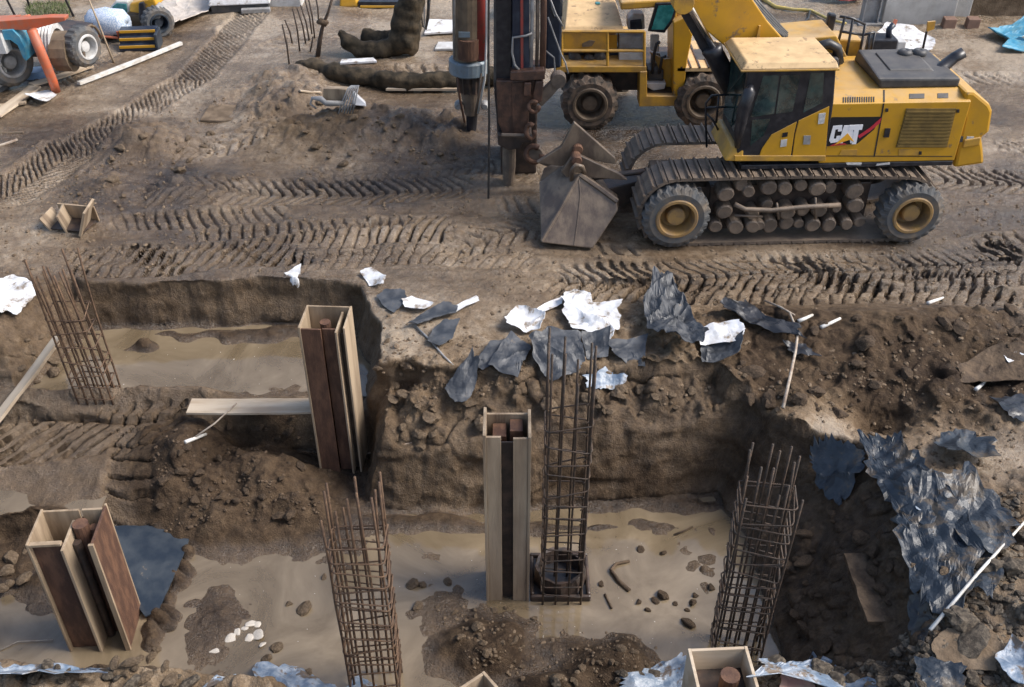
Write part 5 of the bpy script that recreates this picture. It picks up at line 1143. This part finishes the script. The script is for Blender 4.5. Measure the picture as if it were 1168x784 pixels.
lp('cross_bar', M['orange'], [(-20, 25), (40, 22), (72, 20), (72, 23), (40, 26), (-20, 30)], .7, .15)
lp('frame_rail', M['orange'], [(-20, 22), (20, 20), (20, 23), (-20, 26)], 1.4, .2)
b = MB(); b.tube([L_.at3(36, 34, -.25), L_.at3(50, 68, -.2), L_.at3(60, 92, -.1), L_.at3(64, 104, 0)], [.1, .1, .095, .09], 12); b.build('support_leg', M['orange'], tr_, smooth=True)
b = MB(); b.tube([L_.at3(18, 33, .2), L_.at3(19, 20, .3), L_.at3(34, 18, .35), L_.at3(35, 27, .3)], .03, 6); b.build('grab_handle', M['orange'], tr_, smooth=True)
lp('fender', M['blue'], [(2, 35), (14, 34), (22, 42), (28, 55), (30, 70), (26, 66), (20, 52), (12, 46), (4, 46)], -.15, .6)
lp('side_cover', M['ltgrey'], [(-20, 40), (0, 40), (8, 62), (-20, 62)], -.25, .3)
lp('axle_box', M['darksteel'], [(28, 40), (60, 36), (92, 40), (92, 62), (30, 66)], 1.0, .8)
lp('bed', M['skyblue'], [(30, 84), (52, 82), (52, 92), (28, 94)], .6, .4)
a, z = L_.at(92, 40, .9); b = MB(); 
for k in range(4):
    L = []
    for j in range(9): an = R(175-20*j); L.append((a + .2 + .04*k + 0*j, .9 + .58*math.cos(an), .48 + .6*math.sin(an)))
    if k == 0: b.tube(L, .03, 6)
b.build('wheel_arch', M['brownpaint'], tr_, smooth=True)
# pale blue mesh bundle
q = P(120, 48); bu = thing('mesh_bundle', 'rounded bundle under a pale blue mesh sheet between the trailer and the striped steps', 'bundle', q, -12)
b = MB(); b.lathe([(.02, -.5), (.2, -.5), (.30, -.38), (.34, 0), (.31, .38), (.2, .5), (.02, .5)], (0, .3, .36), 'x', 26, lambda k, j, r: r*(1 + .09*math.sin(k*1.3+j*2))); b.build('covered_load', M['checker'], bu, smooth=True)
b = MB(); b.box(-.4, .42, .05, .3, .06, .24); b.build('dark_base', M['navy'], bu, .04)
b = MB(); b.tube([(-.44, .0, .0), (-.3, -.05, .16), (.42, -.05, .14), (.42, -.05, .3)], .03, 6); b.build('rack', M['orange'], bu)
# small yellow loader
Q = Frame(P(176, 44), 0); lo = thing('small_loader', 'small yellow loader with grey wheel behind the striped steps', 'loader', Q.o)
lp('body', M['yellow'], [(147, 14), (148, 4), (160, 1), (175, -3), (180, 8), (172, 14), (160, 16)], .3, .9, lo, .04, Q)
lp('front_frame', M['black'], [(158, 4), (163, 3), (168, 20), (176, 30), (184, 40), (176, 38), (162, 30), (158, 20)], .2, .4, lo, .02, Q)
lp('cab', M['ltgrey'], [(125, 20), (126, 8), (132, 1), (146, 2), (148, 14), (140, 20)], .6, .7, lo, .03, Q)
lp('window', M['teal'], [(128, 17), (128, 8), (133, 4), (144, 5), (145, 14), (138, 18)], .58, .04, lo, .01, Q)
lp('lamp_cluster', M['grey'], [(170, 14), (178, 6), (184, 12), (182, 22), (174, 24)], .15, .3, lo, .03, Q)
lp('panel', M['ltgrey'], [(163, 14), (168, 18), (168, 26), (163, 22)], .12, .1, lo, .01, Q)
lp('chassis', M['brownpaint'], [(140, 18), (160, 17), (162, 32), (146, 34)], .4, .8, lo, .02, Q)
rwheel(lo, Q.at3(182, 27, .1), .38, .3, 35, M['rubber'], M['slate'])
# striped steps
S2 = Frame(P(158, 58), 0); st = thing('striped_steps', 'low black step block with three yellow nosings on the mud beside the pale blue bundle', 'steps', S2.o, 6)
w_ = .42
b = MB(); b.prismx([(-.02, 0), (-.02, .12), (.12, .13), (.12, .25), (.26, .26), (.26, .39), (.55, .40), (.55, 0)], -w_, w_); b.build('step_body', M['navy'], st, .01)
for y_, z_ in ((-.035, .07), (.105, .2), (.245, .335)):
    b = MB(); b.box(-w_+.01, w_-.02, y_, y_+.03, z_, z_+.06); b.build('yellow_nosing', M['yellow'], st, .005)
b = MB(); b.box(w_, w_+.06, -.05, .5, 0, .38); b.build('side_cheek', M['slate'], st, .015)
board('beam', 'long white beam lying on the mud in front of the striped steps', 'beam', P(90, 97, .03), P(207, 51, .03), .10, .07, M['whiterod'])
stick('stake', 'thin pale stake leaning before the pale blue bundle', 'stake', [P(130, 72, -.02), P(130, 72, 0).lerp(P(111, 0, 0), .0) + Vector((-.22, .2, .9)), P(130, 72, 0) + Vector((-.5, .4, 2.0))], .025, M['wood'])
for x, y, l, dx in ((18, 20, 'dark post at the left edge behind the trailer', -.2), (35, 11, 'dark post behind the trailer nearest the grass', -.1), (84, 19, 'dark post behind the corrugated drum', -.2)):
    p = P(x, y); stick('post', l, 'post', [p, p + Vector((dx, .1, .7)), p + Vector((dx*2, .2, 1.5))], .03, M['black'])
board('plank', 'long pale board lying beneath the trailer leg', 'plank', P(-6, 134, .03), P(40, 100, .05), .28, .04, M['woodh'])
board('plank', 'second pale board continuing towards the trailer tyre', 'plank', P(36, 98, .06), P(104, 76, .03), .22, .04, M['woodh'])
board('plank', 'short pale board near the dark sticks at the left edge', 'plank', P(-5, 122, .02), P(30, 118, .04), .12, .04, M['wood'])
board('lath', 'thin dark lath on the mud at the left edge', 'lath', P(-6, 152, .02), P(27, 152, .02), .05, .03, M['brownpaint'])
board('lath', 'thin pale lath at the left edge below the dark one', 'lath', P(-6, 168, .02), P(20, 160, .02), .05, .03, M['twig'])
sheet('white_rag', 'white rag lying on the mud beside the trailer leg', 'rag', [(33, 119), (44, 108), (56, 106), (64, 110), (50, 122)], M['white'], .05, .02, .01, 91)
sheet('sand', None, None, [(176, -8), (258, -8), (236, 18), (210, 30), (196, 36), (188, 16)], M['sand'], .12, .05, .02, 93, .0)
bpy.data.objects['sand']['kind'] = 'structure'
def grass():
    mb = MB(); 
    for _ in range(900):
        p = G(rnd.uniform(30, 80), rnd.uniform(4, 18)); a = rnd.uniform(0, 6.3); h = rnd.uniform(.04, .14); dx, dy = .012*math.cos(a), .012*math.sin(a); q = rnd.gauss(0, .04)
        mb.add([(p.x-dx, p.y-dy, p.z), (p.x+dx, p.y+dy, p.z), (p.x+q, p.y+q, p.z+h)], [(0, 1, 2)])
    tag(mb.build('grass', M['grass']), kind='stuff')
grass()
# white container and things along the top edge
q = P(278, 15); wc = thing('white_container', 'low white container with black base at the top edge left of the standing rods', 'container', q, 8)
b = MB(); b.hexa([(-.85, 0, .2), (.7, 0, .2), (.7, 1.6, .2), (-.85, 1.6, .2)], [(-.75, .1, .55), (.65, .1, .55), (.65, 1.6, .8), (-.75, 1.6, .8)]); b.build('lid', M['white'], wc, .03)
b = MB(); b.box(-.8, .65, .06, 1.5, 0, .195); b.build('base', M['plastic'], wc, .02)
b = MB(); b.box(-.05, .68, -.1, .05, 0, .12); b.build('step', M['grey'], wc, .02)
q = P(322, 9); pl_ = tag(MB().box(-.5, .5, 0, .7, 0, .25).build('pale_crate', M['ltgrey'], None, .03), 'flat pale crate right of the white container', 'crate'); pl_.location = q
q = P(415, 10); ys = thing('yellow_skid', 'yellow steel skid with a black and yellow bar at the top edge', 'skid', q)
b = MB(); b.hexa([(-.65, .1, 0), (-.15, .1, 0), (-.15, .7, 0), (-.65, .7, 0)], [(-.6, .15, .3), (-.2, .15, .22), (-.2, .6, .22), (-.6, .6, .3)]); b.build('yellow_block', M['yellow'], ys, .04)
b = MB(); b.box(-.15, .9, .1, .3, .04, .14); b.build('bar', M['black'], ys, .01)
b = MB(); b.box(-.1, .85, .05, .097, .0, .05); b.build('bar_edge', M['yellow'], ys, .005)
q = P(430, 6, 0); o = tag(MB().box(-1.1, 1.4, .9, 1.3, 0, .35).build('blue_beam', M['slate'], None, .02), 'dark blue beam along the top edge behind the yellow skid', 'beam'); o.location = q
# standing rods
GR = 'starter rods standing left of the canvas pipes'
RODS = [((330, 75), (322, 28), 'front rod of the standing rods, farthest left and lowest'), ((334, 51), (325, 23), 'short rod right behind the lowest standing rod'), ((342, 60), (334, 10), 'standing rod third from the left in the row'),
        ((349, 50), (339, 9), 'standing rod close to the thick muddy post'), ((353, 46), (343, 6), 'standing rod right behind the one by the muddy post'), ((356, 40), (348, 0), 'tall rod in the middle of the standing rods'), ((359, 44), (351, -6), 'tall standing rod right of the middle one'), ((352, 60), (357, 42), 'shortest standing rod, bent to the right'),
        ((363, 24), (360, -4), 'rear standing rod nearest the top edge')]
for (bx_, by), (tx, ty), lb in RODS:
    F = Frame(P(bx_, by), 0); x, z = F.at(tx, ty, 0); b = MB(); b.tube([(0, 0, -.1), (x*.5+.02, .02, z*.5), (x, 0, z)], .02, 6); o = b.build('steel_rod', M['rebardark'], None, smooth=True); o.location = F.o; tag(o, lb, 'steel rod', GR)
F = Frame(P(361, 66), 0); b = MB(); pts_ = [(0, 0, -.1)] + [F.at3(x, y, 0) for x, y in ((365, 45), (368, 30), (374, 15), (380, -5))]; b.tube(pts_, [.06, .05, .04, .03, .03], 8); mp_ = b.build('bent_post', M['rebardark'], None, smooth=True); mp_.location = F.o; tag(mp_, 'bent dark post with a lump of mud at its middle among the standing rods', 'post')
b = MB(); x, z = F.at(368, 26, 0); b.tube([(x-.13, 0, z), (x-.05, 0, z+.03), (x+.06, 0, z-.01), (x+.13, .0, z+.02)], [.03, .08, .09, .03], 8); b.build('mud_lump', M['rockdark'], mp_, smooth=True)
# mud-soaked canvas pipes
F = Frame(P(440, 98), 0)
def soft(name, label, cat, segs, o, fr, m, vox=.05):
    b = MB()
    for L, r in segs:
        Q2 = [Vector(q) for q in L]; D = []; RR = []
        for i in range(len(Q2)-1):
            for k in range(6): D.append(Q2[i].lerp(Q2[i+1], k/6)); RR.append((r[i]+(r[i+1]-r[i])*k/6)*(1+.08*math.sin(len(D)*1.9)))
        D.append(Q2[-1]); RR.append(r[-1]); b.tube(D, RR, 14)
    ob = b.build(name, m); ob.location = o; r_ = ob.modifiers.new('merge', 'REMESH'); r_.mode = 'VOXEL'; r_.voxel_size = vox; r_.use_smooth_shade = True
    sm_ = ob.modifiers.new('soft', 'SMOOTH'); sm_.iterations = 4
    tx = bpy.data.textures.new(name, 'CLOUDS'); tx.noise_scale = .33; tx.noise_depth = 3; d_ = ob.modifiers.new('creases', 'DISPLACE'); d_.texture = tx; d_.strength = .17; d_.mid_level = .5
    return tag(ob, label, cat)
def gp(px, py, h, o): q = P(px, py, h) - o; return q
o = P(440, 98)
soft('canvas_pipe', 'long mud soaked canvas pipe lying across the ground behind the hammer', 'canvas pipe', [([gp(338, 74, .12, o), gp(352, 77, .14, o), (P(400, 86, .17)-o), (P(450, 93, .17)-o), (P(500, 93, .17)-o), (P(545, 89, .17)-o), (P(580, 84, .15)-o)], [.1, .2, .2, .2, .2, .2, .19])], o, F, M['canvas'])
o = P(455, 62); F = Frame(o, 0)
soft('canvas_sleeve', 'dark olive canvas sleeve hanging from above with its folded arms on the ground', 'canvas sleeve', [
    ([F.at3(476, -60, 0), F.at3(470, 0, 0), F.at3(463, 22, -.05), F.at3(462, 48, -.1), (.1, -.15, .1)], [.3, .3, .33, .36, .25]),
    ([F.at3(470, 46, -.1), F.at3(440, 56, -.2), F.at3(412, 58, -.2), F.at3(398, 48, -.15), F.at3(386, 36, 0)], [.24, .22, .2, .2, .08]),
    ([F.at3(465, 42, .2), F.at3(440, 46, .25), F.at3(425, 44, .3), F.at3(412, 40, .3)], [.2, .2, .19, .17])], o, F, M['canvas'], .055)
F = Frame(P(484, 40), 0); hz = thing('hanging_hoses', 'grey hoses hanging in a loop right of the canvas sleeve', 'hoses', F.o)
for k in range(3):
    b = MB(); b.tube([F.at3(478+k*5, -40, 0), F.at3(480+k*4, 10, 0), F.at3(482+k*2, 30, 0), F.at3(486, 34, 0), F.at3(489, 20, 0), F.at3(493-k, -40, 0)], .022, 6); b.build('hose', M['hose' if k != 1 else 'grey'], hz, smooth=True)
for L, m, lb in (([(484, 40), (520, 38), (522, 25), (490, 24)], 'white', 'white board left of the hanging hammer, farther back'), ([(496, 58), (524, 58), (524, 50), (500, 50)], 'ltgrey', 'pale board left of the hanging hammer, nearer'), ([(388, 74), (430, 72), (426, 68), (390, 70)], 'white', 'white board under the arms of the canvas sleeve'), ([(440, 104), (522, 104), (522, 99), (444, 101)], 'woodh', 'thin pale board lying in front of the long canvas pipe')):
    C = [P(x, y, .03) for x, y in L]; o0 = C[0].copy(); b = MB(); b.hexa([q - o0 for q in C], [q - o0 + Vector((0, 0, .05)) for q in C]); ob = b.build('loose_board', M[m], None, .006); ob.location = o0; tag(ob, lb, 'board')
# cable bundle
F = Frame(G(400, 128), 0); cb_ = thing('cable_bundle', 'tipped board crate with a bundle of grey cables on the far dirt pile', 'cable bundle', F.o)
for k in range(6):
    b = MB(); d_ = k*3.2; b.tube([F.at3(386+d_, 130, -.05-.02*k), F.at3(391+d_*.9, 115, -.02-.03*k), F.at3(397+d_*.7, 101, .05-.02*k), F.at3(401+d_*.5, 98, .25)], .016, 6); b.build('cable', M['grey'], cb_, smooth=True)
b = MB(); b.hexa([F.at3(368, 114, .1), F.at3(394, 116, .1), F.at3(398, 112, .6), F.at3(374, 110, .6)], [F.at3(369, 101, .1), F.at3(394, 102, .1), F.at3(398, 99, .5), F.at3(374, 98, .5)]); b.build('crate', M['wood'], cb_, .01)
b = MB(); b.hexa([F.at3(403, 120, .05), F.at3(418, 122, .05), F.at3(417, 116, .5), F.at3(402, 112, .5)], [F.at3(402, 105, .15), F.at3(417, 118, .1), F.at3(415, 114, .5), F.at3(402, 102, .5)]); b.build('white_bag', M['white'], cb_, .03)
b = MB(); b.tube([F.at3(361, 124, 0), F.at3(354, 119, 0), F.at3(356, 112, .02), F.at3(366, 113, .0), F.at3(372, 118, -.02), F.at3(392, 118, -.02)], [.02, .02, .03, .06, .06, .05], 8); b.build('pipe_end', M['grey'], cb_, smooth=True)
board('lath', 'short yellow lath on the dirt pile left of the cable bundle', 'lath', G(342, 107) + Vector((0, 0, .03)), G(366, 108) + Vector((0, 0, .03)), .07, .03, M['woodh'])
for L, lb in (([(228, 140), (300, 142), (303, 124), (240, 121)], 'flat pale concrete slab half sunk in the mud near the dirt pile'), ):
    C = [P(x, y, .02) for x, y in L]; o0 = C[0].copy(); b = MB(); b.hexa([q - o0 for q in C], [q - o0 + Vector((0, 0, .06)) for q in C]); ob = b.build('concrete_slab', M['rock'], None, .02); ob.location = o0; tag(ob, lb, 'slab')
# ------------------------------------------------------------------ far right
q = P(1050, 27); cw_ = thing('concrete_wall', 'pale concrete wall block at the top right behind the two brown blocks', 'concrete wall', q)
F = Frame(q, 0); xl = F.at(1006, 25, 0)[0]; xr = F.at(1087, 25, 0)[0]
b = MB(); b.box(xl, xr, 0, .5, -.05, 1.3); b.build('wall_panel', M['concrete'], cw_, .02)
b = MB(); b.box(xr-.06, xr+.6, .5, 6, -.05, 1.3); b.build('return_panel', M['concrete'], cw_, .02)
q = P(1130, 18); ob = MB().box(-1.2, 4, 0, .6, -.1, 1.6).build('shade_toned_wall', M['rock'], None, .02); ob.location = q; tag(ob, 'dark retaining wall at the top right corner with shade put into its colour', 'wall')  # the dark material carries the shade lying on the concrete
for x, y, lb in ((1083, 34, 'left brown block at the foot of the pale concrete wall'), (1110, 34, 'right brown block at the foot of the dark retaining wall')):
    b = MB(); b.hexa([(-.17, 0, 0), (.13, 0, 0), (.15, .3, 0), (-.13, .3, 0)], [(-.15, .02, .24), (.15, .02, .24), (.17, .3, .24), (-.11, .3, .24)]); ob = b.build('brown_block', M['brick'], None, .015); ob.location = P(x, y); tag(ob, lb, 'block')
F = Frame(P(992, 28), 0); sp_ = thing('steel_post', 'grey steel post at the top edge behind the excavator walkway rail', 'post', F.o)
b = MB(); b.box(-.2, -.17, 0, .26, 0, 3); b.box(.17, .2, 0, .26, 0, 3); b.box(-.17, .17, .11, .14, 0, 3); b.build('column', M['grey'], sp_)
b = MB(); b.box(-.3, .3, -.1, .36, -.02, .03); b.build('base_plate', M['grey'], sp_)
q = P(1150, 48); sheet('blue_tarp', 'bright blue tarp strips lying in a loop near the right edge', 'tarp', [(1127, 42), (1140, 38), (1172, 32), (1172, 44), (1160, 48), (1172, 54), (1172, 60), (1142, 60), (1150, 52), (1134, 46)], M['blue'], .12, .05, .02, 101, .1)
sheet('white_sheet', 'white sheets spread on the ground behind the black generator box', 'sheet', [(998, 44), (1012, 32), (1040, 36), (1064, 48), (1062, 58), (1030, 60), (1004, 56)], M['white'], .08, .03, .02, 102, fh=.4)
q = P(1010, 68); gb = thing('generator_box', 'black box with a pale side behind the excavator engine hood', 'box', q)
b = MB(); b.box(-.36, .2, 0, .5, 0, .45); b.build('case', M['black'], gb, .03)
b = MB(); b.box(.204, .42, .05, .45, 0, .4); b.build('side_unit', M['ltgrey'], gb, .03)
b = MB(); b.tube([(.05, .2, .4), (.0, .2, .62), (.1, .25, .72)], .07, 8); b.build('spout', M['navy'], gb, smooth=True)
stick('yellow_hose', 'yellow hose winding over the ground behind the boom', 'hose', [P(866, -4, .05), P(885, 8, .05), P(905, 11, .05), P(925, 12, .05), P(945, 22, .05), P(965, 27, .05)], .05, M['hoseyel'])
stick('black_hose', 'thin black hose bending off the yellow hose', 'hose', [P(924, 13, .05), P(922, 22, .05), P(910, 30, .05)], .03, M['hose'])
sheet('red_cloth', 'dark red cloth on the ground at the top edge', 'cloth', [(926, 2), (950, -4), (982, -4), (978, 3), (950, 5)], M['red'], .08, .04, .02, 104)
for x, y, h, lb in ((1004, 25, .42, 'taller orange marker flag before the pale concrete wall'), (1015, 34, .26, 'shorter orange marker flag before the pale concrete wall')):
    mf = thing('marker_flag', lb, 'marker', P(x, y))
    b = MB(); b.tube([(0, 0, -.05), (.02, 0, h)], .012, 6); b.build('stem', M['wood'], mf)
    b = MB(); b.hexa([(.03, -.01, h*.35), (.12, -.01, h*.45), (.12, .01, h*.45), (.03, .01, h*.35)], [(.05, -.01, h), (.14, -.01, h*.9), (.14, .01, h*.9), (.05, .01, h)]); b.build('flag', M['orange'], mf)
sheet('pale_tarp', 'pale bluish sheet behind the yellow site machine at the top edge', 'tarp', [(575, 20), (600, 2), (640, -8), (660, -6), (640, 14), (600, 24)], M['skyblue'], .3, .5, .02, 105)
# ------------------------------------------------------------------ light
SUN_EL, SUN_AZ = 46, 92      # azimuth from +Y (away from the camera) towards +X
w = bpy.data.worlds.new('World'); scene.world = w; w.use_nodes = True
N = w.node_tree.nodes; L = w.node_tree.links
sky = N.new('ShaderNodeTexSky'); sky.sky_type = 'NISHITA'; sky.sun_disc = False
sky.sun_elevation = R(SUN_EL); sky.sun_rotation = R(SUN_AZ); sky.air_density = 1; sky.dust_density = 3.0; sky.ozone_density = .6
bg = N['Background']; bg.inputs['Strength'].default_value = .115; L.new(sky.outputs[0], bg.inputs['Color'])
sl = bpy.data.lights.new('sun', 'SUN'); sl.energy = 2.1; sl.angle = R(24); sl.color = (1, .965, .92)
so = bpy.data.objects.new('sun', sl); COL.objects.link(so)
d = Vector((math.sin(R(SUN_AZ)) * math.cos(R(SUN_EL)), math.cos(R(SUN_AZ)) * math.cos(R(SUN_EL)), math.sin(R(SUN_EL))))
so.rotation_euler = d.to_track_quat('Z', 'Y').to_euler(); so.location = (20, 20, 40)
vs = scene.view_settings; vs.view_transform = 'Standard'; vs.look = 'None'; vs.gamma = 1; vs.use_curve_mapping = False; vs.exposure = .95
scene.cycles.max_bounces = 6; scene.cycles.transparent_max_bounces = 8
